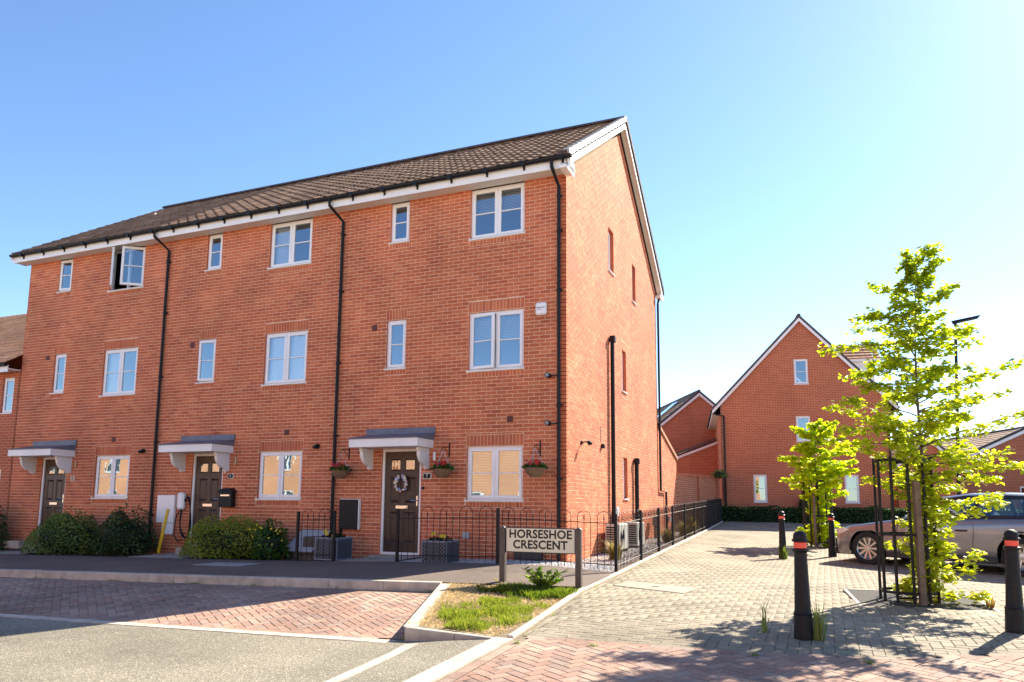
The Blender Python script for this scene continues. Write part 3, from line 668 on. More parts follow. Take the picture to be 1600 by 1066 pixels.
def gutter_down(parent, x, yw, ztop, zbot, m=None, name='downpipe', swan=True, brackets=(1.2, 2.9, 4.4, 5.9, 7.0), offx=-.12):
    s = MB(); y = yw-.06
    pts = [(x+offx, -.42, ztop), (x+offx, -.42, ztop-.12), (x, y, ztop-.38), (x, y, zbot)] if swan else [(x, y, ztop), (x, y, zbot)]
    s.tube(pts, .034, 10)
    dp = s.build(name, M_BLK, parent, smooth=False)
    for z in brackets:
        if zbot < z < ztop-.3:
            b = MB(); b.lathe([(.042, -.03), (.045, 0), (.042, .03)], 10, (x, y, z)); b.box(x-.008, x+.06, y, y+.06, z-.012, z+.012); b.build('pipe_clip', M_BLK, dp)
    return dp
W_ = 5.2; LW = (-2.076, -.876); SW = (-4.0, -3.53); DW = (-4.04, -3.10)
HL = {0: 'end terrace brick house with pale sunlit gable wall and hanging baskets', 1: 'middle brick house of the terrace, with black postbox beside its brown door', 2: 'brick house at the far left end of the terrace with wide open top window'}
houses = []
for h in range(3):
    root = empty('terraced_house', (-W_*h, 0, 0), label=HL[h], cat='house', group='row of three-storey brick terraced houses'); houses.append(root)
    x1s = {0: (-4.02, -3.54), 1: (-4.06, -3.54), 2: (-3.93, -3.47)}[h]
    ops = [(*LW, 1.144, 2.20), (*LW, 3.726, 4.924), (*LW, 6.479, 7.56), (*x1s, 3.89, 4.94), (*SW, 6.66, 7.56), (*DW, .03, 2.19)]
    poly = [(-W_+.0005, -.35), (0, -.35), (0, 7.56), (-W_+.0005, 7.56)]
    fw_ = wall('front_wall', poly, ops, FRONT, .10, M_MORT, root)
    sol = [(LW[0]-.01, LW[1]+.01, 2.205, 2.43), (LW[0]-.01, LW[1]+.01, 4.93, 5.155), (x1s[0]-.01, x1s[1]+.01, 4.945, 5.17)]
    sol += [(LW[0]-.01, LW[1]+.01, 1.0, 1.11), (LW[0]-.01, LW[1]+.01, 3.585, 3.695), (LW[0]-.01, LW[1]+.01, 6.335, 6.448), (x1s[0]-.01, x1s[1]+.01, 3.75, 3.86), (SW[0]-.01, SW[1]+.01, 6.52, 6.63)]
    gaps = [(LW[0]-.03, LW[1]+.02, b-.03, b) for b in (1.144, 3.726, 6.479)]
    brickwork(fw_, root.location, poly, ops+gaps, FRONT, -.35+.045, u_off=.02, own={0: 300, 1: 300, 2: 220}[h], soldiers=sol)
    # windows
    fills = {(0, 0): ('blind', .05, 1.15, .05, 1.0), (0, 1): ('blind', .05, 1.15, .62, 1.1), (0, 2): ('blind', .05, 1.15, .62, 1.0),
             (1, 0): None, (1, 1): ('curtain', .05, 1.15, .03, 1.12), (1, 2): ('curtain', .03, .5, .03, 1.0),
             (2, 0): None, (2, 1): ('curtain', .03, .62, .03, 1.12), (2, 2): None}
    angs = {(0, 1): (.16, 0), (2, 2): (.74, .62)}
    for k, (zb, zt) in enumerate(((1.144, 2.20), (3.726, 4.924), (6.479, 7.56))):
        wd = window(root, (LW[0], 0, zb), 0, LW[1]-LW[0], zt-zb, 2, angles=angs.get((h, k), (0, 0)), fill=fills[(h, k)])
        if (h, k) == (2, 2): wd['label'] = 'white casement window with both sashes swung wide open'
        if (h, k) == (0, 1): wd['label'] = 'white casement window with its left sash ajar'
    window(root, (x1s[0], 0, 3.89), 0, x1s[1]-x1s[0], 1.05, 1, angles=({0: 0, 1: .18, 2: 0}[h], 0), hinge=('R',))
    window(root, (SW[0], 0, 6.66), 0, SW[1]-SW[0], .90, 1, angles=({0: 0, 1: 0, 2: .14}[h], 0), hinge=('R',))
    dr = door(root, DW[0], .03, DW[1]-DW[0], 2.16)
    canopy(root, -4.42, -2.83, 2.185)
    # threshold step
    s = MB(); s.bbox(DW[0]-.1, DW[1]+.1, -.25, .02, -.3, .02, .01); s.build('doorstep', M_CONC, root)
    # air bricks
    for (x, z) in {0: [(-4.32, 4.81), (-1.15, 2.72)], 1: [(-4.28, 4.83), (-1.33, 2.62)], 2: [(-4.18, 4.86), (-1.48, 2.6)]}[h]:
        s = MB(); s.bbox(x-.06, x+.06, -.022, 0, z-.06, z+.06, .004)
        for q in range(4): s.box(x-.05, x+.05, -.028, -.022, z-.045+q*.026, z-.035+q*.026)
        s.build('vent', mat('vent_brown', (.12, .035, .025), .6), root)
    # fascia, soffit, gutter
    xa, xb = -W_-(.25 if h == 2 else 0), (.2 if h == 0 else 0)
    s = MB(); s.box(xa+.0005, xb, -.352, -.334, 7.53, 7.72); s.build('fascia', M_FASC, root)
    s = MB(); s.box(xa+.0005, xb, -.334, .0, 7.562, 7.575); s.build('soffit', M_SOFF, root)
    s = MB(); n = 12; V = []
    for x in (xa, xb+(.05 if h == 0 else 0)):
        for k in range(n+1): t = math.pi+math.pi*k/n; V.append((x, -.415+.06*math.cos(t), 7.735+.062*math.sin(t)))
        for k in range(n+1): t = 2*math.pi-math.pi*k/n; V.append((x, -.415+.054*math.cos(t), 7.735+.055*math.sin(t)))
    m_ = 2*(n+1); s.idx(V, [(k, (k+1) % m_, m_+(k+1) % m_, m_+k) for k in range(m_)]+[tuple(range(m_)), tuple(range(2*m_-1, m_-1, -1))])
    gt = s.build('gutter', M_BLK, root)
    x = xa+.45
    while x < xb-.1:
        b = MB(); b.box(x-.02, x+.02, -.48, -.353, 7.655, 7.672); b.box(x-.02, x+.02, -.372, -.353, 7.6, 7.72); b.box(x-.05, x+.05, -.481, -.472, 7.66, 7.75); b.build('gutter_bracket', M_BLK, gt); x += .8
    # roof
    s = MB(); X0, X1 = (-W_-.25 if h == 2 else -W_), (.17 if h == 0 else 0)
    s.idx([(X0, EY+.1, EZ+.05), (X1, EY+.1, EZ+.05), (X1, RY, RZ-.01), (X0, RY, RZ-.01), (X1, 2*RY-EY-.1, EZ+.05), (X0, 2*RY-EY-.1, EZ+.05), (X0, EY+.1, EZ-.02), (X1, EY+.1, EZ-.02), (X1, RY, RZ-.1), (X0, RY, RZ-.1), (X1, 2*RY-EY-.1, EZ-.02), (X0, 2*RY-EY-.1, EZ-.02)],
          [(0, 1, 2, 3), (3, 2, 4, 5), (6, 9, 8, 7), (9, 11, 10, 8), (1, 7, 8, 2), (2, 8, 10, 4), (0, 3, 9, 6), (3, 5, 11, 9), (0, 6, 7, 1), (4, 10, 11, 5)])
    rf = s.build('roof', M_BLK, root); bpy.context.view_layer.update()
    tiled_slope(rf, X0, X1, (0, EY, EZ), SL, SLEN, False, M_TILE, own={0: 300, 1: 300, 2: 0}[h])
    tiled_slope(rf, X0, X1, (0, 2*RY-EY, EZ), SL, SLEN, True, M_TILE)
    n = round((X1-X0)/.45); 
    for i in range(n):
        s = MB(); a = X0+(X1-X0)*i/n; b = X0+(X1-X0)*(i+1)/n; V = []
        for x in (a+.003, b-.003):
            for k in range(9): t = math.pi*k/8; V.append((x, RY+.12*math.cos(t), RZ+.0+.10*math.sin(t)))
        s.idx(V, [(k, k+1, 10+k, 9+k) for k in range(8)]+[tuple(range(9)), tuple(range(17, 8, -1))]); s.build('ridge_tile', M_SLATE, rf)
    # back and inner floor
    wall('back_wall', [(-W_, -.3), (0, -.3), (0, 7.5), (-W_, 7.5)], [], lambda u, z, d: (u, 8.97-d, z), .1, M_FAR, root)
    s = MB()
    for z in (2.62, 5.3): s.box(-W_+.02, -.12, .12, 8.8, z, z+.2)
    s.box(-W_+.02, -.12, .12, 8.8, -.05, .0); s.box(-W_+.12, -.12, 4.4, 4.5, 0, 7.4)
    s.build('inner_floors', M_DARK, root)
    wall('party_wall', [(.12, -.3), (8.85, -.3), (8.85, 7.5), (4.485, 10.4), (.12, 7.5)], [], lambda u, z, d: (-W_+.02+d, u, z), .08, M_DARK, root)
    if h < 3: gutter_down(root, {0: -W_-.0, 1: -W_, 2: -W_*5}[h], 0, 7.68, -.1, brackets=(.75, 2.5, 4.1, 5.7, 7.0)) if h < 2 else None
E0, E1, E2 = houses
# left gable verge of the row
wall('left_gable_wall', [(0, -.4), (8.97, -.4), (8.97, 7.6), (4.485, 10.65), (0, 7.6)], [], lambda u, z, d: (-W_-.0+d*1.0, u, z), .018, M_FAR, E2)
s = MB()
for sg in (0, 1):
    A = (EY, EZ-.17) if not sg else (2*RY-EY, EZ-.17); B = (RY, RZ-.17)
    V = [(-W_-.25, A[0], A[1]), (-W_-.25, B[0], B[1]), (-W_-.25, B[0], B[1]+.2), (-W_-.25, A[0], A[1]+.2)]; V += [(x+.02, y, z) for x, y, z in V]
    s.idx(V, [(0, 1, 2, 3), (4, 7, 6, 5), (0, 4, 5, 1), (3, 2, 6, 7), (0, 3, 7, 4)])
s.build('bargeboard', M_FASC, E2)
# downpipe at the right end of the front
gutter_down(E0, -.13, 0, 7.68, -.05, brackets=(1.55, 2.95, 5.2, 6.4, 7.1), offx=-.03)
# gable wall of the end house
GP = [(0, -.35), (8.97, -.35), (8.97, 7.65), (4.485, 10.62), (0, 7.65)]
GW = [(3.24, 3.74, 6.61, 7.68), (5.73, 6.14, 6.52, 7.56), (4.5, 4.92, 3.89, 4.94), (4.51, 4.95, 1.23, 2.24)]
gw = wall('gable_wall', GP, GW, GABLE, .20, M_MORT, E0)
gsol = [(a-.01, b+.01, d, d+.22) for a, b, c, d in GW]+[(a-.01, b+.01, c-.14, c-.03) for a, b, c, d in GW]
brickwork(gw, (0, 0, 0), GP, GW+[(a-.03, b+.02, c-.03, c) for a, b, c, d in GW], GABLE, -.305, own=0, soldiers=gsol)
for a, b, c, d in GW: window(E0, (0, a, c), math.pi/2, b-a, d-c, 1, bar=False, recess=.085, sill_out=.04)
# corner of front bricks: return bricks close the arris
s = MB(); z = -.305; k = 0
while z < 7.5: s.box(-.215 if k % 2 else -.1025, .0038, -.0037, 0, z+.005, z+.07, random.random()); z += .075; k += 1
s.build('quoin_bricks', M_BRICK, gw, kind='stuff')
# verge: bargeboards, verge soffit, cloaked verge units
s = MB(); v = MB()
for sg in (0, 1):
    A = (EY-.0, EZ-.24) if not sg else (2*RY-EY, EZ-.24); B = (RY, RZ-.24)
    for (xx0, xx1, z0, z1, mb) in ((.15, .17, 0, .21, s), (.0085, .149, .05, .06, v)):
        V = [(x, P[0], P[1]+q) for x in (xx0, xx1) for P, q in ((A, z0), (B, z0), (B, z1), (A, z1))]
        mb.idx(V, [(0, 3, 2, 1), (4, 5, 6, 7), (0, 1, 5, 4), (3, 7, 6, 2), (0, 4, 7, 3), (1, 2, 6, 5)])
s.box(-.0, .149, EY, 0, 7.50, 7.56); s.box(.1502, .1698, EY, -.0, 7.46, 7.72)
s.box(-.0, .149, 8.98, 2*RY-EY, 7.50, 7.56); s.box(.1502, .1698, 8.98, 2*RY-EY, 7.46, 7.60)
vb = s.build('bargeboard', M_FASC, E0); v.build('verge_soffit', M_SOFF, E0)
M_VERGE = mat('verge_unit', (.36, .36, .36), .6, noise=.12, nscale=6)
vmesh = {}
for sg in (0, 1):
    nv_ = 17
    for i in range(nv_):
        L_ = SLEN/nv_; t = i*L_; s = MB()
        s.bbox(.155, .205, 0, L_*1.02, -.06, .045, .006); s.bbox(.06, .205, 0, L_*1.02, .0455, .062, .004)
        y = EY+math.cos(SL)*t if not sg else 2*RY-EY-math.cos(SL)*t
        s.build('verge_unit', M_VERGE, vb, (0, y, EZ+math.sin(SL)*t+.035), (SL-.05 if not sg else math.pi-0, 0, 0) if not sg else (-(SL-.05), 0, math.pi*0)) if not sg else None
        if sg:
            m2 = MB(); m2.bbox(.155, .205, -L_*1.02, 0, -.06, .045, .006); m2.bbox(.06, .205, -L_*1.02, 0, .0455, .062, .004); m2.build('verge_unit', M_SLATE, vb, (0, y, EZ+math.sin(SL)*t+.035), (-(SL-.05), 0, 0))
# rear gutter end and drainpipes on the gable
s = MB(); s.tube([(.2, 9.4, 7.72), (-5.2, 9.4, 7.72)], .06, 8); s.build('gutter', M_BLK, E0)
def gpipe(y, zt, zb, hop=True, r=.05):
    s = MB(); s.tube([(.075, y, zt), (.075, y, zb)], r, 10)
    if hop: s.bbox(.02, .15, y-.07, y+.07, zt-.12, zt+.03, .01)
    return s.build('waste_pipe', M_BLK, E0)
gpipe(3.26, 4.97, -.1); gpipe(5.68, 2.26, -.1, r=.055)
s = MB(); s.tube([(.06, 9.3, 7.6), (.06, 9.05, 7.3), (.06, 9.02, 1.52), (.06, 9.9, 1.5), (.06, 9.92, .1)], .035, 8); s.build('downpipe', M_BLK, E0)
# lean-to at the back
LP = [(8.975, -.3), (12.2, -.3), (12.2, 2.62), (8.975, 3.46)]
lw = wall('lean_to_wall', LP, [], GABLE, .1, M_MORT, E0); brickwork(lw, (0, 0, 0), LP, [], GABLE, -.305, own=0)
s = MB(); s.idx([(.05, 8.98, 3.47), (.05, 12.3, 2.62), (-3.5, 12.3, 2.62), (-3.5, 8.98, 3.47), (.05, 8.98, 3.58), (.05, 12.3, 2.73), (-3.5, 12.3, 2.73), (-3.5, 8.98, 3.58)], [(0, 1, 5, 4), (4, 5, 6, 7), (1, 2, 6, 5), (2, 3, 7, 6), (0, 3, 2, 1)]); s.build('lean_to_roof', M_TILE2, E0)
wall('lean_to_wall', [(-3.4, -.3), (-.11, -.3), (-.11, 2.6), (-3.4, 2.6)], [], lambda u, z, d: (u, 12.2-d, z), .1, M_FAR, E0)
# ------------------------------------------------------------------ things on and by the walls
def simple(name, mb, m, label, cat, loc=(0, 0, 0), rot=0, group=None, smooth=False):
    return tag(mb.build(name, m, None, loc, rot, smooth), label, cat, group)
# hanging baskets
LF_DK = leaf_mat('basket_leaves', [(.02, .06, .012), (.05, .12, .02), (.09, .17, .03)], .35)
M_PETR = mat('red_petal', (.45, .01, .015), .6); M_PETY = mat('yellow_petal', (.75, .55, .02), .6); M_WICK = mat('wicker', (.2, .12, .07), .8, noise=.4, nscale=40, bump=.5)
def scatter_leaves(n, fn, size, flat=.5, shape='quad'):
    V = []; F = []; R = []
    for i in range(n):
        x, y, z, r = fn(); s = size*random.uniform(.6, 1.25); a = random.uniform(0, 6.283); tilt = random.gauss(0, flat); d = Vector((math.cos(a), math.sin(a), 0))
        nrm = Vector((math.sin(tilt)*math.cos(a+1), math.sin(tilt)*math.sin(a+1), math.cos(tilt))); u = (d-nrm*d.dot(nrm)).normalized(); v = nrm.cross(u); p = Vector((x, y, z)); b = len(V)
        V += [tuple(p-u*s*.5), tuple(p+v*s*.42-u*s*.05-nrm*s*.06), tuple(p+u*s*.55-nrm*s*.12), tuple(p-v*s*.42-u*s*.05-nrm*s*.06)]
        F += [(b, b+1, b+2, b+3)]; R.append(min(1, max(0, r)))
    return V, F, R
def flowers(pts, r, m, name, parent, eye=None):
    s = MB()
    for p in pts:
        a0 = random.uniform(0, 6); nv = Vector((random.uniform(-.4, .4), -1, random.uniform(0, .8))).normalized(); u = nv.orthogonal().normalized(); v = nv.cross(u)
        for k in range(5):
            t = a0+k*1.2566; d = u*math.cos(t)+v*math.sin(t); e = u*math.cos(t+1.57)+v*math.sin(t+1.57); P = Vector(p)
            s.face([P, P+d*r*.6+e*r*.4+nv*r*.1, P+d*r-nv*r*.1, P+d*r*.6-e*r*.4+nv*r*.1])
    return s.build(name, m, parent)
def basket(x, lab, seed):
    random.seed(seed); y, z = -.30, 1.57
    t = empty('hanging_basket', (x, y, z), label=lab, cat='hanging basket', group='hanging baskets on the end house')
    s = MB(); prof = [(.02, 0), (.09, .015), (.14, .06), (.175, .12), (.185, .17)]
    s.lathe(prof, 18)
    for i, (r, zz) in enumerate(prof[1:]): s.lathe([(r+.004, zz-.012), (r+.012, zz), (r+.004, zz+.012)], 18)
    s.build('basket', M_WICK, t)
    def fn():
        a = random.uniform(0, 6.283); r = .25*math.sqrt(random.random()); return r*math.cos(a), r*math.sin(a)*.85, .17+.15*(1-(r/.25)**2)*random.random()+.02*random.random(), random.random()
    V, F, R = scatter_leaves(380, fn, .05, .8); o = link('foliage', arr_mesh('foliage', V, F, LF_DK, R), t, kind='stuff')
    flowers([(random.uniform(-.17, .17), random.uniform(-.2, -.05), random.uniform(.24, .33)) for _ in range(16)], .03, M_PETR, 'flowers', t)
    s = MB()
    for a in (.3, 2.4, 4.5): s.tube([(.18*math.cos(a), .18*math.sin(a), .17), (0, 0, .55)], .0035, 4)
    s.build('wire', M_STEEL, t)
    b = MB(); b.box(-.012, .012, .285, .297, .42, .72); b.tube([(0, .285, .62), (0, .1, .62), (0, .0, .6), (0, -.02, .56), (0, 0, .55)], .008, 6); b.tube([(0, .285, .46), (0, .2, .52), (0, .06, .62)], .006, 5)
    b.build('wall_bracket', M_IRON, t)
basket(-4.85, 'hanging basket of greenery beside the black downpipe, left of the canopy', 1)
basket(-2.46, 'hanging basket of red flowers between the front door canopy and the window', 2)
basket(-.52, 'hanging basket of red flowers right of the ground floor window', 3)
random.seed(11)
# wreath
t = empty('door_wreath', (-3.575, .02, 1.48), label='pastel flower wreath hanging on the end house brown door', cat='wreath')
s = MB(); ring = [(.13*math.cos(a), 0, .155*math.sin(a)) for a in np.linspace(0, 2*math.pi, 17)]; s.tube(ring, .018, 6, cap=False); s.build('ring', M_BARK, t)
for nm, c, n in (('white_blossom', (.8, .76, .68), 26), ('pink_blossom', (.72, .42, .45), 16), ('blue_blossom', (.35, .42, .7), 16), ('yellow_blossom', (.75, .65, .35), 10)):
    s = MB()
    for i in range(n):
        a = random.uniform(0, 6.283); q = random.gauss(0, .018); p = ((.13+q)*math.cos(a), -.02+random.uniform(-.015, .01), (.155+q)*math.sin(a))
        bm = bmesh.new(); bmesh.ops.create_icosphere(bm, subdivisions=1, radius=random.uniform(.016, .03)); s.addbm(bm, M=Matrix.Translation(p))
    s.build(nm, mat(nm, c, .8), t)
# house number plaques
def plaque(x, z, w, h, txt, cols, lab, oval=False):
    s = MB()
    if oval: s.lathe([(w*.5, 0), (w*.5, .01), (w*.46, .014)], 20)
    else: s.bbox(-w/2, w/2, -h/2, h/2, 0, .014, .012)
    o = s.build('number_plaque', mat('plaque_rim'+cols, {'w': (.75, .72, .65), 't': (.6, .4, .3)}[cols], .5), None, (x, -.008, z), (math.pi/2, 0, 0))
    if oval: o.scale = (1, h/w, 1)
    tag(o, lab, 'number plaque')
    s = MB(); 
    if oval: s.lathe([(w*.40, .0145), (w*.40, .018)], 20)
    else: s.bbox(-w/2+.02, w/2-.02, -h/2+.018, h/2-.018, .0145, .018, .003)
    if cols == 'w': s.build('face', M_BLK, o)
    text_obj(txt, h*.75, M_FASC if cols == 'w' else M_BARK, o, (0, 0, .0185), (0, 0, 0), 'number', .0006)
plaque(-2.95, 1.625, .20, .13, '7', 'w', 'black number 7 plaque with pale rim beside the end house door')
plaque(-W_-2.85, 1.66, .19, .13, '5', 'w', 'oval black number 5 plaque above the black postbox', True)
plaque(-2*W_-2.82, 1.63, .17, .15, '3', 't', 'small square pale number 3 tile beside the left door')
# alarm
s = MB(); s.bbox(-.115, .115, -.06, 0, -.125, .125, .03)
o = simple('alarm_box', s, M_UPVC, 'white square alarm box high on the end house front wall', 'alarm box', (-.5, -.006, 4.865))
s = MB()
for i, (a, b, c) in enumerate([(-.085, -.055, 0), (-.05, -.03, 1), (-.025, -.005, 0), (0, .02, 1), (.026, .04, 0), (.05, .08, 1)]): s.box(a, b, -.0615, -.0602, .005, .028)
s.build('lettering', mat('alarm_print', (.12, .12, .2), .5), o)
s = MB(); s.box(-.08, .03, -.0615, -.0602, -.03, -.02); s.build('red_print', mat('alarm_print2', (.55, .2, .2), .5), o)
# round black flood lights / cameras fixed beside the downpipe
for z, l in ((3.52, 'black round wall light beside the downpipe, upper of the pair'), (2.6, 'black round wall light beside the downpipe, lower of the pair')):
    o = empty('wall_light', (-.33, -.1, z), label=l, cat='wall light', group='round wall lights by the downpipe')
    s = MB(); s.tube([(0, .05, 0), (0, -.07, 0)], .048, 14); s.build('housing', M_BLK, o)
    s = MB(); s.tube([(0, -.0705, 0), (0, -.075, 0)], .036, 14); s.build('lens', mat('lamp_lens', (.25, .27, .3), .15), o)
    s = MB(); s.tube([(.03, .0, -.01), (.17, .04, 0)], .012, 6); s.bbox(-.03, .03, .05, .095, -.03, .03); s.build('arm', M_BLK, o)
for x, l in ((-W_-.47, 'black dome security camera right of the middle house window'), (-2*W_-.43, 'black dome security camera right of the left house window')):
    o = empty('security_camera', (x, 0, 2.29), label=l, cat='camera')
    s = MB(); s.tube([(0, -.006, 0), (0, -.04, 0)], .055, 14); s.build('base', M_BLK, o)
    s = MB(); s.tube([(0, -.04, -.01), (-.02, -.13, -.03)], [.045, .036], 12); s.build('barrel', M_BLK, o)
# small porch lamps and doorbells
for k, x in enumerate((-2.79, -W_-2.72, -2*W_-2.74)):
    s = MB(); s.bbox(-.025, .025, -.05, -.006, -.09, .09, .01)
    simple('porch_lamp', s, M_UPVC if k == 0 else mat('brass', (.5, .36, .2), .4, metal=.6), ['slim white porch light right of the end house canopy', 'small brass porch light right of the middle house canopy', 'small brass porch light right of the left house canopy'][k], 'porch light', (x, 0, 2.0 if k else 2.02))
s = MB(); s.bbox(-.02, .02, -.025, -.006, -.05, .05, .006); simple('doorbell', s, M_UPVC, 'small white doorbell beside the middle house door frame', 'doorbell', (-W_-3.03, 0, 1.78))
s = MB(); s.bbox(-.03, .03, -.03, -.006, -.03, .03, .006); simple('doorbell', s, M_BLK, 'small dark doorbell beside the end house door frame', 'doorbell', (-3.04, 0, 1.38))
# black postbox
o = empty('postbox', (-W_-2.86, -.01, .95), label='black metal postbox on the wall beside the middle house door', cat='postbox')
s = MB(); s.bbox(-.19, .19, -.14, 0, 0, .36, .01); s.build('body', M_BLK, o)
s = MB(); s.idx([(-.22, -.18, .34), (.22, -.18, .34), (.22, 0, .36), (-.22, 0, .36), (-.12, -.15, .41), (.12, -.15, .41), (.12, 0, .44), (-.12, 0, .44)], [(0, 1, 5, 4), (1, 2, 6, 5), (3, 0, 4, 7), (4, 5, 6, 7), (2, 3, 7, 6), (0, 3, 2, 1)]); s.build('lid', M_BLK, o)
s = MB(); s.box(-.13, .13, -.143, -.1405, .25, .285); s.build('letter_slot', M_STEEL, o)
# black cabinet on end house with pipe below
o = empty('utility_box', (-4.77, -.01, .52), label='tall black utility box on the wall left of the end house door', cat='utility box')
s = MB(); s.bbox(-.24, .24, -.07, 0, 0, .62, .012); s.build('door', M_BLK, o)
s = MB(); s.bbox(.242, .262, -.075, 0, 0, .63, .003); s.bbox(-.24, .262, -.05, 0, .622, .635, .003); s.build('frame', M_FASC, o)
s = MB(); s.tube([(-.2, -.04, 0), (-.2, -.04, -.58)], .03, 8); s.build('conduit', M_BLK, o)
# white meter box, ev charger with cable, yellow post
o = empty('meter_box', (-W_*2+.50, -.01, .42), label='white meter box on the middle house wall by the downpipe', cat='meter box')
s = MB(); s.bbox(-.27, .27, -.09, 0, .15, .80, .012); s.bbox(-.1, .25, -.07, 0, -.12, .148, .01); s.build('cover', M_UPVC, o)
o = empty('car_charger', (-W_*2+.97, -.01, 1.0), label='white electric car charger with black cable coiled round it', cat='charger')
s = MB(); s.bbox(-.1, .1, -.13, 0, -.12, .28, .04); s.build('case', M_UPVC, o)
s = MB(); P = []
for i in range(110):
    t = i/109*2*math.pi*3.6; q = 1+.12*math.sin(i*.21); P.append((.17+.19*q*math.sin(t)*.8, -.08-.03*math.sin(i*.4), -.30+.47*math.cos(t)*q))
s.tube(P, .013, 6); s.tube([(0, -.07, -.1), (-.1, -.1, -.3), (-.12, -.12, -.7), (.0, -.1, -.85), (.15, -.12, -.8)], .013, 6); s.build('cable', M_BLK, o)
s = MB(); s.bbox(-.04, .04, -.012, .012, 0, 1.02, .004); o = simple('yellow_post', s, mat('yellow_paint', (.62, .42, .01), .5, noise=.1), 'yellow painted plank leaning by the white meter box', 'post', (-9.58, -.5, -.1), (0, .21, 0))
# gas meter box behind the sign, small white sockets
s = MB(); s.bbox(-.27, .27, -.16, 0, 0, .42, .02); simple('gas_meter_box', s, mat('dark_box', (.03, .035, .05), .4), 'dark low meter box at the foot of the end house wall', 'meter box', (-.72, -.01, -.12))
s = MB(); s.bbox(-.07, .07, -.05, 0, -.06, .06, .01); simple('wall_socket', s, mat('grey_plastic', (.42, .43, .45), .5), 'small grey socket low on the wall behind the flower planter', 'socket', (-2.05, -.01, .46))
# gable fittings
o = empty('flood_light', (.0, .96, 2.31), label='small dark spotlight on the sunlit gable wall', cat='wall light')
s = MB(); s.bbox(.005, .03, -.04, .04, -.04, .04); s.tube([(.03, 0, 0), (.12, 0, .02), (.17, 0, -.06)], .014, 6); s.tube([(.14, 0, .02), (.22, 0, -.03)], .035, 8); s.build('spot', M_IRON, o)
s = MB(); s.bbox(.005, .07, -.06, .06, -.05, .05, .01); simple('junction_box', s, M_IRON, 'dark junction box on the gable wall left of the waste pipe', 'junction box', (0, 2.52, 2.36))
s = MB(); s.box(.004, .009, -.03, .03, -.18, .18); simple('cable_trunk', s, mat('brown_strip', (.1, .05, .04), .6), 'short brown cable strip above the gable junction box', 'cable cover', (0, 2.45, 2.62))
def ac_unit(y, z, l):
    o = empty('condenser_unit', (.08, y, z), label=l, cat='air conditioner', group='condenser units on the gable wall')
    s = MB(); s.bbox(.03, .34, 0, .82, 0, .55, .015); s.build('case', mat('unit_case', (.55, .54, .50), .5), o)
    s = MB()
    for i in range(9): s.box(.06, .31, -.006, .001, .06+i*.05, .09+i*.05)
    s.build('side_grille', M_BLK, o)
    s = MB()
    for i in range(10): s.tube([(.345, .3+.02*i*math.cos(a), .28+.02*i*math.sin(a)) for a in np.linspace(0, 6.283, 17)], .003, 4, cap=False)
    s.build('fan_guard', M_BLK, o)
    s = MB(); s.box(-.07, .34, .08, .12, -.05, 0); s.box(-.07, .34, .7, .74, -.05, 0); s.build('wall_bracket', M_IRON, o)
ac_unit(2.35, .12, 'white condenser unit on the gable nearest the corner post'); ac_unit(4.1, .12, 'white condenser unit farther along the gable, by the second pipe')
s = MB(); s.bbox(0, .12, -.07, .07, 0, .2, .02); simple('isolator_box', s, M_UPVC, 'small white switch box above the nearer condenser unit', 'switch box', (.006, 3.5, .82))
o = empty('meter_post', (.1, 7.6, .1), label='grey twin-pipe meter box low on the gable wall', cat='meter box')
s = MB(); s.bbox(0, .15, -.15, .15, .42, .68, .02); s.build('cover', mat('grey_box', (.2, .2, .21), .6), o)
s = MB(); s.tube([(.06, -.06, 0), (.06, -.06, .42)], .03, 8); s.tube([(.06, .06, 0), (.06, .06, .42)], .03, 8); s.build('pipe', M_BARK, o)
s = MB(); s.bbox(.005, .09, -.06, .06, -.08, .08, .01); simple('tap_box', s, M_UPVC, 'small white box on the gable wall by the far downpipe', 'switch box', (0, 10.5, .66))
# slanted board leaning behind the railing
o = empty('leaning_board', (-5.45, -.62, -.12), label='grey slab cover leaning against the wall behind the left railing', cat='cover')
s = MB(); s.idx([(-.42, -.14, .2), (.30, -.14, .2), (.42, .3, .62), (-.28, .3, .62), (-.42, -.11, .18), (.30, -.11, .18), (.42, .33, .6), (-.28, .33, .6)], [(0, 1, 2, 3), (7, 6, 5, 4), (0, 4, 5, 1), (1, 5, 6, 2), (2, 6, 7, 3), (3, 7, 4, 0)]); s.build('panel', mat('grey_panel', (.36, .36, .38), .5), o)
s = MB(); s.bbox(.0, .40, -.05, .42, 0, .5, .02); s.bbox(-.4, .0, -.05, .3, 0, .2, .02); s.build('base', mat('wood_box', (.1, .08, .065), .8, noise=.3), o)
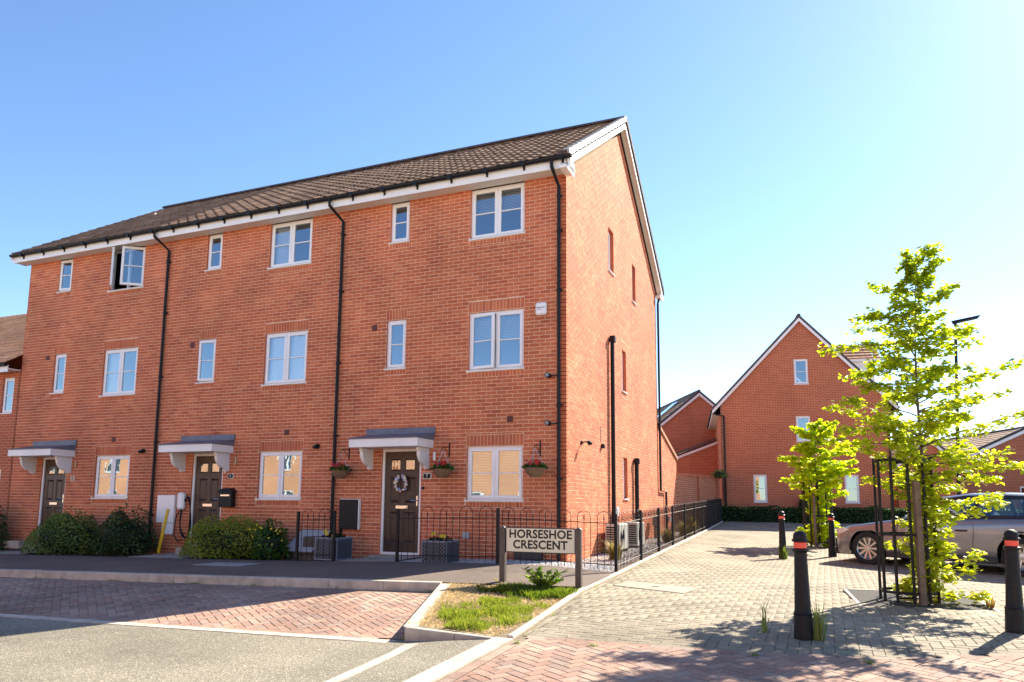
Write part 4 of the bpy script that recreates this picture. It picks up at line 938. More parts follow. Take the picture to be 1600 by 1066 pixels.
# planters
def planter(x, lab, seed):
    random.seed(seed); t = empty('planter', (x, -.92, -.03), label=lab, cat='planter', group='lattice planters by the end house door')
    s = MB(); a, h_ = .25, .43
    for p in ((-a, -a+.0, 'x'),): pass
    s.box(-a, a, -a, -a+.015, 0, h_-.02); s.box(-a, a, a-.015, a, 0, h_-.02); s.box(-a, -a+.015, -a+.015, a-.015, 0, h_-.02); s.box(a-.015, a, -a+.015, a-.015, 0, h_-.02); s.box(-a+.015, a-.015, -a+.015, a-.015, h_-.08, h_-.07)
    s.build('tub', mat('planter_dark', (.02, .024, .034), .5), t)
    s = MB(); e = a+.006; W = .014
    for rz in range(4):
        M = Matrix.Rotation(rz*math.pi/2, 4, 'Z')
        s.box(-e, e, -e-.003, -a-.001, h_-.03, h_, M=M); s.box(-e, e, -e-.003, -a-.001, 0, .02, M=M); s.box(-e, -e+.02, -e-.004, -a-.001, .02, h_-.03, M=M)
        for k in range(-7, 8):
            for sg in (1, -1):
                x0, z0, x1, z1 = k*.07-.22, .02, k*.07+.17, h_-.03
                # clip to panel
                def cl(xx0, zz0, xx1, zz1):
                    t0, t1 = 0, 1
                    for (p, q) in ((-(xx1-xx0), xx0+e-.02), ((xx1-xx0), e-.02-xx0)):
                        r = q/p if p else 0
                        if p < 0: t0 = max(t0, r)
                        elif p > 0: t1 = min(t1, r)
                    return (t0, t1) if t0 < t1 else None
                if sg < 0: x0, x1 = -x0, -x1
                c = cl(x0, z0, x1, z1)
                if not c: continue
                A = (x0+(x1-x0)*c[0], z0+(z1-z0)*c[0]); B = (x0+(x1-x0)*c[1], z0+(z1-z0)*c[1]); dx = .004
                V = [M @ Vector((A[0]-dx, -e+(.001 if sg > 0 else -.001), A[1])), M @ Vector((A[0]+dx, -e+(.001 if sg > 0 else -.001), A[1])), M @ Vector((B[0]+dx, -e+(.001 if sg > 0 else -.001), B[1])), M @ Vector((B[0]-dx, -e+(.001 if sg > 0 else -.001), B[1]))]
                s.face(V)
    s.build('lattice', mat('lattice_grey', (.20, .23, .29), .5), t)
    def fn(): a_ = random.uniform(0, 6.283); r = .24*math.sqrt(random.random()); return r*math.cos(a_), r*math.sin(a_), .40+.12*random.random()*(1-(r/.3)**2), random.random()*.5
    V, F, R = scatter_leaves(260, fn, .05, .8); link('foliage', arr_mesh('foliage', V, F, leaf_mat('dark_leaves', [(.008, .02, .008), (.02, .045, .015), (.035, .07, .02)], .2), R), t, kind='stuff')
    flowers([(random.uniform(-.2, .15), random.uniform(-.24, -.1), random.uniform(.47, .57)) for _ in range(4)], .045, M_PETY, 'flowers', t)
planter(-2.14, 'dark lattice planter of yellow pansies right of the end house door', 5)
planter(-4.5, 'dark lattice planter at the downpipe, left of the end house door', 6)
random.seed(21)
# ------------------------------------------------------------------ railings
def spear(s, x, y, z): s.lathe([(.004, 0), (.016, .02), (.014, .03), (.004, .045), (.011, .055), (.001, .10)], 6, (x, y, z))
def railing(name, posts, zf, label, loops, last=True, group=None, pitch=.36):
    """bow top railing between posts; posts [(x,y)], local spear and hoop bars"""
    root = empty(name, (posts[0][0], posts[0][1], zf(*posts[0])), label=label, cat='railing', group=group); ox, oy, oz = root.location
    for (x, y) in (posts if last else posts[:-1]):
        s = MB(); z = zf(x, y); s.bbox(x-ox-.025, x-ox+.025, y-oy-.025, y-oy+.025, z-oz-.1, z-oz+.96, .004); s.build('post', M_IRON, root)
    for (ax, ay), (bx, by) in zip(posts[:-1], posts[1:]):
        ln = math.hypot(bx-ax, by-ay); z0, z1 = zf(ax, ay), zf(bx, by); s = MB(); n = max(1, round((ln-.1)/pitch)); p = (ln-.06)/n
        at = lambda d, h: (ax+(bx-ax)*d/ln-ox, ay+(by-ay)*d/ln-oy, z0+(z1-z0)*d/ln+h-oz)
        for h_ in (.12, .79):
            s.tube([at(.02, h_), at(ln-.02, h_)], .007, 4)
        rl = s.build('rail', M_IRON, root)
        for i in range(n):
            c = .03+p*(i+.5); r = p*.33; b = MB()
            P = [at(c-r, .04), at(c-r, .88)]+[at(c-r*math.cos(t), .88+r*.9*math.sin(t)) for t in np.linspace(.2, math.pi-.2, 7)]+[at(c+r, .88), at(c+r, .04)]
            b.tube(P, .006, 5); b.tube([at(c, .04), at(c, .86)], .006, 5); q = at(c, .83); spear(b, *q)
            b.build('hoop', M_IRON, root)
    return root
zfr = lambda x, y: zfence(x)
railing('railing', [(-5.16, -1.2), (-4.3, -1.2)], zfr, 'short black bow-topped railing left of the end house path', 3)
railing('railing', [(-2.89, -1.2), (-.87, -1.2), (1.24, -1.2)], zfr, 'black bow-topped railing along the front behind the street sign', 6, last=False)
zs_ = lambda x, y: dz(1.3, y)
xs = lambda y: xpath(y)-.06
ys = [-1.2, .88, 2.85, 4.8, 6.9, 8.9, 10.9, 13.0, 15.2, 17.4, 19.4]
railing('railing', [(xs(y), y) for y in ys], zs_, 'long black bow-topped railing beside the paved drive', 6, pitch=.33)
# ------------------------------------------------------------------ garden ground
M_GRAV = piece_mat('pale_gravel', [(.42, .4, .4), (.55, .53, .52), (.34, .32, .33), (.62, .6, .58)], grain=.2, gscale=50)
gs = sheet('garden_soil', -16.5, -4.3, C_(-1.16), C_(.02), lambda x, y: zfence(x)-.02+.03*math.sin(x*3)*math.sin(y*5), mat('dark_soil', (.055, .035, .022), .95, noise=.5, nscale=12, bump=.6, bscale=30), 60, 6, label='dark garden soil in front of the left and middle houses')
gg = sheet('gravel_bed', -3.0, 1.24, C_(-1.16), C_(.02), lambda x, y: zfence(x)-.02, M_CONC, 20, 6, label='strip of pale gravel in front of the end house')
gg2 = sheet('gravel_bed', 0.0, 1.24, C_(.02), C_(12.3), lambda x, y: min(zs_(x, y), .3)-.02, M_CONC, 6, 40, label='strip of gravel between the gable wall and the side railing')
gg3 = sheet('garden_soil', -.2, 1.0, C_(12.3), C_(19.6), lambda x, y: zs_(x, y)-.02, M_CONC, 6, 20, label='narrow bed between the garden wall and the side railing')
V = []; F = []; R = []; OCT = [(1, 0, 0), (-1, 0, 0), (0, 1, 0), (0, -1, 0), (0, 0, 1), (0, 0, -1)]; OF = [(0, 2, 4), (2, 1, 4), (1, 3, 4), (3, 0, 4), (2, 0, 5), (1, 2, 5), (3, 1, 5), (0, 3, 5)]
for i in range(9000):
    if i < 5000: x, y = random.uniform(-3.0, 1.2), random.uniform(-1.15, -.01); z = zfence(x)-.015
    else: x, y = random.uniform(.02, 1.2), random.uniform(0, 11)*random.random()**.4; z = min(zs_(x, y), .3)-.015
    r = random.uniform(.008, .02); b = len(V); a = random.uniform(0, 3); ca, sa = math.cos(a), math.sin(a)
    for p in OCT: px_, py_ = p[0]*r*1.3, p[1]*r; V.append((x+ca*px_-sa*py_, y+sa*px_+ca*py_, z+p[2]*r*.7))
    F += [(b+f[0], b+f[1], b+f[2]) for f in OF]; R += [random.random()]*8
tag(link('gravel_stones', arr_mesh('gravel_stones', V, F, M_GRAV, R)), 'pale gravel stones round the end house', 'gravel', kind='stuff')
def pad(x0, x1, y0, y1, l):
    s = MB(); n = 4
    for i in range(n):
        a, b = x0+(x1-x0)*i/n+.004, x0+(x1-x0)*(i+1)/n-.004
        s.idx([(a, y0, zfence(a)+.004), (b, y0, zfence(b)+.004), (b, y1, zfence(b)+.03), (a, y1, zfence(a)+.03), (a, y0, -.3), (b, y0, -.3)], [(0, 1, 2, 3), (4, 5, 1, 0)])
    s.build('concrete_path', M_CONC, kind='structure')['label'] = l
pad(-4.25, -2.98, -1.17, -.0, 'concrete path to the end house door'); pad(-9.75, -8.15, -1.17, 0, 'concrete path to the middle house door'); pad(-15.3, -13.25, -1.17, 0, 'concrete path to the left house door')
s = MB(); s.bbox(-15.0, -14.4, -.45, -.15, -.15, .04, .015); simple('concrete_step', s, M_KERB, 'pale concrete block step by the left house door', 'step')
# covers in the pavement and drive
def cover(P, zf, m, lab, up, name='inspection_cover', hole=True):
    o = MB(); c = (sum(p[0] for p in P)/4, sum(p[1] for p in P)/4)
    T = [(x, y, zf(x, y)+up) for x, y in P]; B = [(x, y, z-.03) for x, y, z in T]; o.idx(T+B, [(0, 1, 2, 3), (4, 5, 1, 0), (5, 6, 2, 1), (6, 7, 3, 2), (7, 4, 0, 3)])
    r = o.build(name, m); tag(r, lab, 'manhole cover')
    if hole:
        s = MB(); z = zf(*c)+up+.002; s.box(c[0]-.05, c[0]+.05, c[1]-.025, c[1]+.025, z-.003, z); s.build('lifting_slot', M_BLK, r)
cover([(1.55, -2.62), (2.60, -2.95), (2.72, -2.35), (1.66, -2.06)], dz, mat('pale_cover', (.27, .24, .19), .7, noise=.08), 'pale rectangular cover set in the grey block drive', .008)
cover([(-6.05, -2.95), (-5.05, -2.85), (-5.15, -2.2), (-6.15, -2.28)], zpav, mat('grey_cover', (.30, .33, .33), .6, noise=.1), 'grey steel cover set in the dark asphalt pavement', .008)
# ------------------------------------------------------------------ street sign
t = empty('street_sign', (.61, -3.1, -.1), label='cream street nameplate on two brown posts in the grass verge', cat='street sign')
M_POST = mat('brown_post', (.085, .065, .055), .55, noise=.15)
for sx in (-.575, .575):
    s = MB(); s.bbox(sx-.042, sx+.042, -.042, .042, -.15, .825, .005); s.idx([(sx-.042, -.042, .825), (sx+.042, -.042, .825), (sx+.042, .042, .825), (sx-.042, .042, .825), (sx, 0, .855)], [(0, 1, 4), (1, 2, 4), (2, 3, 4), (3, 0, 4)]); s.build('post', M_POST, t)
s = MB(); s.bbox(-.532, .532, -.012, .012, .475, .835, .002); s.build('plate_edge', mat('plate_black', (.02, .02, .02), .5), t)
s = MB(); s.box(-.518, .518, -.0145, -.0122, .489, .821); s.build('plate', mat('cream_plate', (.74, .70, .55), .45), t)
M_LET = mat('black_letters', (.012, .012, .012), .5)
text_obj('HORSESHOE', .166, M_LET, t, (0, -.0155, .737), (math.pi/2, 0, 0), 'lettering', .0006, .0052, spacing=1.04)
text_obj('CRESCENT', .166, M_LET, t, (0, -.0155, .587), (math.pi/2, 0, 0), 'lettering', .0006, .0052, spacing=1.04)
# ------------------------------------------------------------------ bollards
def bollard():
    t = empty('bollard')
    s = MB(); s.lathe([(.088, -.05), (.09, .03), (.088, .06), (.084, .22), (.088, .235), (.08, .245), (.075, .27), (.058, .8), (.06, .81), (.075, .825), (.076, .84), (.058, .85)], 20); s.build('shaft', M_IRON, t, smooth=False)
    s = MB(); s.lathe([(.0595, .851), (.0595, .905)], 20); s.build('reflective_band', mat('red_reflector', (.95, .11, .06), .5), t)
    s = MB(); s.lathe([(.058, .906), (.074, .915), (.076, .93), (.062, .942), (.064, .965), (.055, .992), (.035, 1.01), (.005, 1.018)], 20); s.build('cap', M_IRON, t)
    return t
b0 = bollard(); BL = [(4.11, -5.36, 'nearest left', 1.0), (6.05, -4.29, '', .99), (3.63, 3.76, '', .99), (4.63, 5.02, '', .95)]
labs = ['black bollard with red band standing in weeds, nearest on the left', 'black bollard with red band at the right edge, near the car rear wheel', 'black bollard far off on the open drive with grass at its foot', 'black bollard beside the smaller tree and the car bumper']
for i, (x, y, _, k) in enumerate(BL):
    o = b0 if i == 0 else copy_tree(b0)
    o.location = (x, y, dz(x, y)); o.scale = (1, 1, k); o['label'] = labs[i]; o['category'] = 'bollard'; o['group'] = 'bollards along the edge of the drive'
    o.rotation_euler = (0, [0, .03, 0, .01][i], i*.4)
# ------------------------------------------------------------------ trees
LT = leaf_mat('lime_leaves', [(.14, .20, .012), (.26, .34, .018), (.40, .46, .03), (.54, .50, .06)], .62, (1.7, 1.7, .5), .45)
LT2 = leaf_mat('fresh_leaves', [(.34, .44, .015), (.46, .54, .02), (.56, .62, .035)], .66, (1.6, 1.6, .45), .45)
def tree(name, loc, H, trunk_r, lab, prof, leafm, nbr, leaves_per, leaf, seed, lean=(0, 0), droop=.2, sprouts=0, toward=None):
    """prof(t)->(left,right) reach at relative height t, left/right in picture terms along world x"""
    random.seed(seed); t = empty(name, loc, label=lab, cat='tree', group='street trees on the drive')
    s = MB(); n = 14; ax = lambda q: Vector((lean[0]*q+.03*math.sin(q*7), lean[1]*q+.02*math.sin(q*5+1), H*q*.985))
    s.tube([ax(i/n) for i in range(n+1)], [max(.006, trunk_r*(1-.93*(i/n)**.8)) for i in range(n+1)], 8); s.build('trunk', M_BARK, t, smooth=False)
    bm_ = MB(); V = []; F = []; R = []
    def add_leaf(p, sz, up):
        a = random.uniform(0, 6.283); d = Vector((math.cos(a), math.sin(a), -.25)).normalized(); nrm = Vector((random.gauss(0, .45), random.gauss(0, .45), 1)).normalized()
        u = (d-nrm*d.dot(nrm)).normalized(); v = nrm.cross(u); s_ = sz*random.uniform(.65, 1.2); b = len(V)
        V.extend([tuple(p), tuple(p+u*s_*.35+v*s_*.48-nrm*s_*.05), tuple(p+u*s_*1.05-nrm*s_*.22), tuple(p+u*s_*.35-v*s_*.48-nrm*s_*.05)])
        F.append((b, b+1, b+2, b+3)); R.append(min(1, max(0, .55+random.gauss(0, .22)-.45*(up-.5))))
    for i in range(nbr):
        q = (i+random.random())/nbr; q = q**1.12; h0 = .03+.965*q
        l, r = prof(h0)
        if max(l, r) <= 0: continue
        a = i*2.399+random.uniform(-.4, .4); cx = math.cos(a); reach = (r if cx > 0 else l)*(.55+.45*abs(cx)) if abs(cx) > .3 else (l+r)/2*.8
        reach *= random.choice((.35, .5, .62, .78, .9, 1.02, 1.1))
        if h0 < .42 and math.sin(a) < -.15: reach *= .35
        if reach < .05: continue
        o = ax(max(.01, h0-.06*min(1, reach))); rise = random.uniform(-.02, .62)*reach*(1 if h0 < .85 else 1.6)
        dirv = Vector((math.cos(a), math.sin(a), 0)); K = 7; pts = []
        for k in range(K+1):
            s_ = k/K; pts.append(o+dirv*reach*s_+Vector((0, 0, rise*s_-droop*reach*.45*s_*s_))+Vector((random.gauss(0, .015), random.gauss(0, .015), random.gauss(0, .012)))*(s_ > 0))
        bm_.tube(pts, [max(.003, trunk_r*.28*(1-.85*k/K)*min(1, reach+.3)) for k in range(K+1)], 5, cap=False)
        nl = int(leaves_per*(.35+reach))
        # side twigs carrying flat sprays of leaves
        nt_ = max(3, int(reach/.12))
        for w_ in range(nt_):
            s_ = .22+.78*(w_+random.random())/nt_; k = min(K-1, int(s_*K)); p0 = pts[k].lerp(pts[k+1], s_*K-k); sd_ = 1 if w_ % 2 else -1
            ta = a+sd_*random.uniform(.4, 1.0); tl = random.uniform(.10, .26)*(1.1-s_*.5)*min(1.2, .5+reach)
            td = Vector((math.cos(ta), math.sin(ta), random.uniform(-.25, .2))); p1 = p0+td*tl; bm_.tube([p0, p1], [.004, .002], 4, cap=False)
            for _ in range(max(3, int(nl/nt_))):
                z_ = random.random(); p = p0.lerp(p1, z_)+Vector((random.gauss(0, .03), random.gauss(0, .03), random.gauss(0, .026)))
                add_leaf(p, leaf, (p.z)/H)
    bm_.build('branches', M_BARK, t)
    link('leaves', arr_mesh('leaves', V, F, leafm, R), t, kind='stuff')
    return t, len(F)
def prof1(t):
    L = np.interp(t, [0, .04, .1, .2, .3, .36, .40, .47, .55, .62, .70, .78, .84, .89, .95, 1], [.3, .5, .45, .28, .32, .85, 1.05, 1.05, 1.0, .9, 1.0, 1.15, .98, .45, .38, .18])
    R_ = np.interp(t, [0, .04, .1, .2, .27, .33, .38, .45, .52, .58, .64, .70, .76, .84, .9, .95, 1], [.4, .75, .75, .35, 1.1, .5, 1.4, 1.7, 1.7, 1.5, 1.35, 1.05, .9, .55, .45, .5, .18]); return float(L), float(R_)
T1 = (5.51, -2.41, dz(5.51, -2.41))
print(tree('lime_tree', T1, 4.62, .036, 'taller leafy young tree inside a black cage on the square grate', prof1, LT, 158, 145, .064, 12, lean=(.12, .0)))
def prof2(t):
    L = np.interp(t, [0, .06, .15, .3, .45, .55, .65, .75, .85, .93, 1], [.3, .5, .35, .3, .4, .75, 1.1, 1.2, 1.0, .8, .4])
    R_ = np.interp(t, [0, .06, .15, .3, .42, .5, .6, .7, .8, .9, 1], [.5, .8, .8, .4, .8, 1.0, .95, .9, .85, .7, .4]); return float(L), float(R_)
T2 = (4.33, 7.8, dz(4.33, 7.8))
print(tree('lime_tree', T2, 3.3, .045, 'smaller bright green young tree in a cage in front of the far brick house', prof2, LT2, 100, 300, .08, 9, lean=(.1, .0)))
def guard(x, y, r, h, lab, nb=11):
    z = dz(x, y); t = empty('tree_guard', (x, y, z), label=lab, cat='tree guard', group='black cages round the street trees')
    for i in range(nb):
        a = 2*math.pi*i/nb+.2; s = MB(); rr = r*(1.0)
        s.tube([(rr*math.cos(a), rr*math.sin(a), .0), (rr*math.cos(a), rr*math.sin(a), h)], .018, 6); s.build('bar', M_IRON, t)
    for hz in (.12, h*.46, h-.04):
        s = MB(); P = [((r-.002)*math.cos(a), (r-.002)*math.sin(a)) for a in np.linspace(0, 2*math.pi, 25)]
        V = []; F = []
        for (px_, py_) in P[:-1]: V += [(px_, py_, hz-.018), (px_, py_, hz+.018), (px_*.975, py_*.975, hz+.018), (px_*.975, py_*.975, hz-.018)]
        n = len(P)-1
        for i in range(n):
            j = (i+1) % n
            for k in range(4): F.append((i*4+k, j*4+k, j*4+(k+1) % 4, i*4+(k+1) % 4))
        s.idx(V, F); s.build('ring', M_IRON, t)
guard(5.35, -2.28, .335, 1.83, 'black metal cage round the taller tree'); guard(4.38, 8.0, .36, 1.75, 'black metal cage round the smaller tree')
s = MB(); s.bbox(-.036, .036, -.036, .036, -.1, 1.52, .004); o = simple('tree_stake', s, M_STAKE, 'square timber stake beside the taller tree trunk', 'stake', (5.46, -2.58, T1[2]), .4)
s = MB(); s.bbox(-.03, .03, -.03, .03, -.1, 1.4, .004); simple('tree_stake', s, M_STAKE, 'timber stake beside the smaller tree trunk', 'stake', (4.3, 7.6, T2[2]), .3)
# tree grate: frame, sheet plates and radial slots
t = empty('tree_grate', (5.42, -2.22, dz(5.42, -2.22)), label='square dark grate with radial bars at the foot of the taller tree', cat='tree grate')
ang = math.atan2(GR[1][1]-GR[0][1], GR[1][0]-GR[0][0])+math.pi/2; t.rotation_euler = (math.atan(-.035)*-1, 0, ang)
s = MB()
for k in range(4):
    M = Matrix.Rotation(k*math.pi/2, 4, 'Z'); s.box(-.76, .76, -.76, -.72, -.04, .012, M=M)
s.build('frame', mat('grate_frame', (.3, .27, .22), .6, noise=.2), t)
for k in range(4):
    s = MB(); M = Matrix.Rotation(k*math.pi/2, 4, 'Z'); P = [(-.717, -.717), (.717, -.717)]; Q = [(.46*math.cos(a), .46*math.sin(a)) for a in np.linspace(-math.pi/4, -3*math.pi/4, 9)]
    pts = P+Q; s.idx([tuple(M @ Vector((a, b, .006))) for a, b in pts]+[tuple(M @ Vector((a, b, -.02))) for a, b in pts], [tuple(range(len(pts))), ]+[(i, len(pts)+i, len(pts)+(i+1) % len(pts), (i+1) % len(pts)) for i in range(len(pts))]); s.build('plate', mat('grate_plate', (.05, .048, .046), .85, spec=.15, noise=.25, nscale=30, bump=.4, bscale=120), t)
for k in range(40):
    a = 2*math.pi*k/40; M = Matrix.Rotation(a, 4, 'Z'); s = MB(); s.box(.2, .458, -.013, .013, -.02, .006, M=M); s.build('bar', M_IRON, t)
s = MB(); s.lathe([(.46, -.05), (.46, -.03)], 30); s.build('pit', mat('pit_soil', (.03, .025, .02), 1), t)
# ------------------------------------------------------------------ shrubs, hedge, weeds
def shrub(name, loc, rx, ry, h, n, size, m, lab, seed, cat='shrub', lump=.25, upright=0):
    random.seed(seed); t = empty(name, loc, label=lab, cat=cat)
    s = MB()
    for i in range(9):
        a = random.uniform(0, 6.283); s.tube([(0, 0, -.05), (rx*.3*math.cos(a), ry*.3*math.sin(a), h*.35), (rx*.65*math.cos(a), ry*.65*math.sin(a), h*.6)], [.018, .012, .004], 5, cap=False)
    s.build('stems', M_BARK, t)
    ph = [random.uniform(0, 6) for _ in range(6)]
    def fn():
        a = random.uniform(0, 6.283); e = math.asin(random.random()**.8); R = 1-(.45*random.random()**2)
        R *= 1+lump*.5*(math.sin(a*3+ph[0]+e*2)+math.sin(a*5+ph[1])*.6+math.sin(e*6+ph[2]+a*2)*.5)
        p = (rx*R*math.cos(a)*math.cos(e), ry*R*math.sin(a)*math.cos(e), h*R*math.sin(e)); return p[0], p[1], (p[2] if p[2] > .03 else random.uniform(.03, .3*h)), .25+.5*random.random()+.25*math.sin(a*4+ph[3]+e*5)
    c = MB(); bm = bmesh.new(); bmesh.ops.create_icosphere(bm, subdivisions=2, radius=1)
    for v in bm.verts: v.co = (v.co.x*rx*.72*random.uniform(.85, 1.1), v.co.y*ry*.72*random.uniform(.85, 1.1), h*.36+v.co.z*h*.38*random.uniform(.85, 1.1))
    c.addbm(bm); c.build('shade_core', mat('shade_core', (.012, .022, .010), 1), t)  # near-black lump added inside the leaves, its colour standing in for inner shade
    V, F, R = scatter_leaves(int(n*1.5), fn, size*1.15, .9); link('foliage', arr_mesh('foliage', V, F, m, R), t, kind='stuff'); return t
S_DK = leaf_mat('dark_shrub', [(.02, .042, .018), (.045, .08, .03), (.09, .14, .05)], .2, rough=.35)
S_MD = leaf_mat('mid_shrub', [(.07, .12, .035), (.13, .19, .05), (.22, .28, .08)], .25)
S_YL = leaf_mat('yellow_shrub', [(.12, .16, .02), (.24, .28, .04), (.38, .39, .08)], .3)
shrub('shrub', (-15.7, -.75, -.25), .95, .55, 1.2, 2600, .075, S_DK, 'dark glossy shrub at the far left edge by the neighbouring house', 31)
shrub('shrub', (-12.25, -.75, -.2), 1.15, .62, .98, 6500, .045, S_MD, 'wide feathery green shrub below the left house door', 32, lump=.18)
shrub('shrub', (-10.45, -.7, -.16), .78, .55, 1.0, 3600, .05, S_DK, 'dark green shrub at the downpipe between the left and middle houses', 33)
shrub('shrub', (-7.3, -.72, -.12), 1.28, .62, .86, 9000, .036, S_YL, 'large yellow-green mound shrub below the middle house window', 34, lump=.14)
t = shrub('weed_clump', (-6.05, -.95, -.1), .42, .3, .75, 900, .07, leaf_mat('weed_leaves', [(.04, .09, .02), (.07, .15, .03)], .35), 'tall green weeds with small yellow flowers beside the mound shrub', 35, 'weeds')
flowers([(random.uniform(-.35, .35), random.uniform(-.3, 0), random.uniform(.3, .72)) for _ in range(22)], .022, M_PETY, 'flowers', t)
S_HD = leaf_mat('hedge_leaves', [(.025, .06, .02), (.045, .10, .03), (.07, .14, .04)], .2)
def hedge(u0, u1, v0, v1, z0, z1, lab, seed):
    random.seed(seed); t = empty('hedge', FP(u0, v0, z0), label=lab, cat='hedge')
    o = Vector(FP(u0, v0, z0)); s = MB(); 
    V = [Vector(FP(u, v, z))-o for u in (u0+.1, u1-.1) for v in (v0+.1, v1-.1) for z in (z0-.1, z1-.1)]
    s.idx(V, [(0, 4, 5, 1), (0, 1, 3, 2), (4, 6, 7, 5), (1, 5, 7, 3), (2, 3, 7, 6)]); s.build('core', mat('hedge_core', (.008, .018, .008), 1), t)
    def fn():
        q = random.random(); u = random.uniform(u0, u1); b = .04*math.sin(u*3)+.03*math.sin(u*8)
        if q < .6: v, z = v0+random.random()*.12+b, random.uniform(z0, z1)
        elif q < .9: v, z = random.uniform(v0, v1), z1-random.random()*.1+b
        else: u = random.choice((u0, u1))+random.uniform(-.08, .08); v, z = random.uniform(v0, v1), random.uniform(z0, z1)
        p = Vector(FP(u, v, z))-o; return p.x, p.y, p.z, random.random()
    V, F, R = scatter_leaves(9000, fn, .085, 1.2); link('foliage', arr_mesh('foliage', V, F, S_HD, R), t, kind='stuff')
# far brick house frame of reference: u along its gable, v back
TH = rad(-8.5); FO = (4.0, 21.0)
def FP(u, v, z): return (FO[0]+u*math.cos(TH)+v*math.sin(TH), FO[1]-u*math.sin(TH)+v*math.cos(TH), z)
hedge(-3.45, 8.5, -1.15, -.45, .42, 1.08, 'long clipped green hedge at the foot of the far brick house', 41)
shrub('topiary', FP(-.12, -.35, .5), .24, .24, 1.12, 1500, .05, S_HD, 'small rounded dark conifer against the far house wall', 42, 'shrub', .05)
shrub('creeper', (.62, 19.6, 2.3), .32, .3, .35, 350, .07, S_MD, 'tuft of green foliage on top of the garden wall', 43, 'plant', .3)
def tuft(loc, n, h, spread, lab, seed, cat='weeds', m=None, wd=.006, name='weed'):
    random.seed(seed); V = []; F = []; R = []
    for i in range(n):
        a = random.uniform(0, 6.283); r = spread*random.random()*.35; x, y = r*math.cos(a), r*math.sin(a); hh = h*random.uniform(.45, 1.05); l = spread*random.uniform(.2, 1.1); aa = random.uniform(0, 6.283); wx, wy = wd*math.cos(aa+1.57), wd*math.sin(aa+1.57); b = len(V); cx, cy = math.cos(aa), math.sin(aa)
        V += [(x-wx, y-wy, -.01), (x+wx, y+wy, -.01), (x+cx*l*.3+wx, y+cy*l*.3+wy, hh*.6), (x+cx*l*.3-wx, y+cy*l*.3-wy, hh*.6), (x+cx*l, y+cy*l, hh*(.95 if random.random() > .3 else .75))]
        F += [(b, b+1, b+2, b+3), (b+3, b+2, b+4, b+4)]; R += [random.random()]*2
    me = bpy.data.meshes.new(name); me.from_pydata(V, [], [f if f[2] != f[3] else f[:3] for f in F]); me.materials.append(m or LG); me.attributes.new('rnd', 'FLOAT', 'FACE').data.foreach_set('value', R)
    return tag(link(name, me, None, loc), lab, cat)
L_WD = leaf_mat('weed_blades', [(.10, .16, .03), (.17, .22, .05), (.3, .28, .12)], .4)
L_ST = leaf_mat('sedge_blades', [(.22, .19, .05), (.34, .27, .08), (.2, .22, .04)], .4, (1.3, 1.2, .8))
tuft((4.24, -5.38, dz(4.2, -5.4)), 46, .42, .16, 'tall grassy weed at the right foot of the nearest bollard', 51, m=L_WD)
tuft((3.74, -5.2, dz(3.7, -5.2)), 14, .42, .12, 'thin grass weed in the paving left of the nearest bollard', 52, m=L_WD)
tuft((3.66, 3.65, dz(3.63, 3.7)), 60, .34, .2, 'clump of grass round the foot of the far left bollard', 53, m=L_WD)
for i, (x, y, l) in enumerate([(2.32, -6.35, 'tiny grass tuft in the red block edge left of the tree shadow'), (3.72, -6.2, 'tiny grass tuft in the red blocks below the nearest bollard'), (4.62, -6.15, 'tiny grass tuft in the joints right of the nearest bollard'), (1.62, -6.5, 'tiny weed at the corner of the verge and red blocks')]): tuft((x, y, dz(x, y)), 26, .035, .09, l, 60+i, m=L_WD, wd=.003)
tuft((6.17, -2.55, dz(6.17, -2.6)), 12, .16, .12, 'small reddish weed growing by the corner of the grate', 70, m=leaf_mat('red_weed', [(.25, .08, .04), (.2, .25, .03)], .3), wd=.012)
for i, (x, y, n, h, sp, l) in enumerate([(.62, 1.15, 240, .42, .34, 'straw coloured grass clump by the nearer condenser unit'), (.78, 6.2, 260, .45, .42, 'green and gold sedge clump behind the railing, middle of the bed'), (.78, 8.9, 260, .5, .5, 'golden sedge clump spilling through the railing'), (.55, 11.6, 200, .6, .45, 'green sedge clump near the end of the gravel bed'), (.5, 14.5, 180, .5, .4, 'pale sedge clump by the shaded garden wall')]): tuft((x, y, zs_(x, y)), n, h, sp, l, 80+i, 'plant', L_ST, .006, 'sedge')
# thistle by the sign
random.seed(90); t = empty('thistle', (.75, -3.35, zverge(.75, -3.3)), label='leafy thistle weed under the right end of the street sign', cat='weeds')
s = MB(); V = []; F = []; R = []
for k in range(24):
    a = random.uniform(0, 6.283); hh = random.uniform(.10, .30); tip = Vector((.28*math.cos(a)*random.random()+.08*math.cos(a), .14*math.sin(a), hh)); s.tube([(0, 0, 0), tip*.5+Vector((0, 0, .03)), tip], [.006, .005, .003], 5, cap=False)
    for j in range(20):
        q = random.uniform(.15, 1); p = tip*q; b = random.uniform(0, 6.283); d = Vector((math.cos(b), math.sin(b), random.uniform(-.1, .7))).normalized(); w_ = d.cross(Vector((0, 0, 1))).normalized(); L_ = random.uniform(.05, .12); n = len(V)
        V += [tuple(p), tuple(p+d*L_*.4+w_*L_*.3), tuple(p+d*L_), tuple(p+d*L_*.4-w_*L_*.3)]; F.append((n, n+1, n+2, n+3)); R.append(random.random())
s.build('stems', M_BARK, t); link('leaves', arr_mesh('leaves', V, F, leaf_mat('thistle_leaves', [(.10, .18, .02), (.20, .30, .03), (.34, .38, .05)], .5), R), t, kind='stuff')
s = MB()
for i, (x, y) in enumerate([(.0, -3.3), (.09, -3.45), (.45, -3.5), (.2, -3.55), (.85, -5.6), (.6, -5.75)]):
    bm = bmesh.new(); bmesh.ops.create_icosphere(bm, subdivisions=1, radius=.014); s.addbm(bm, M=Matrix.Translation((x, y, zverge(x, y)+.09)))
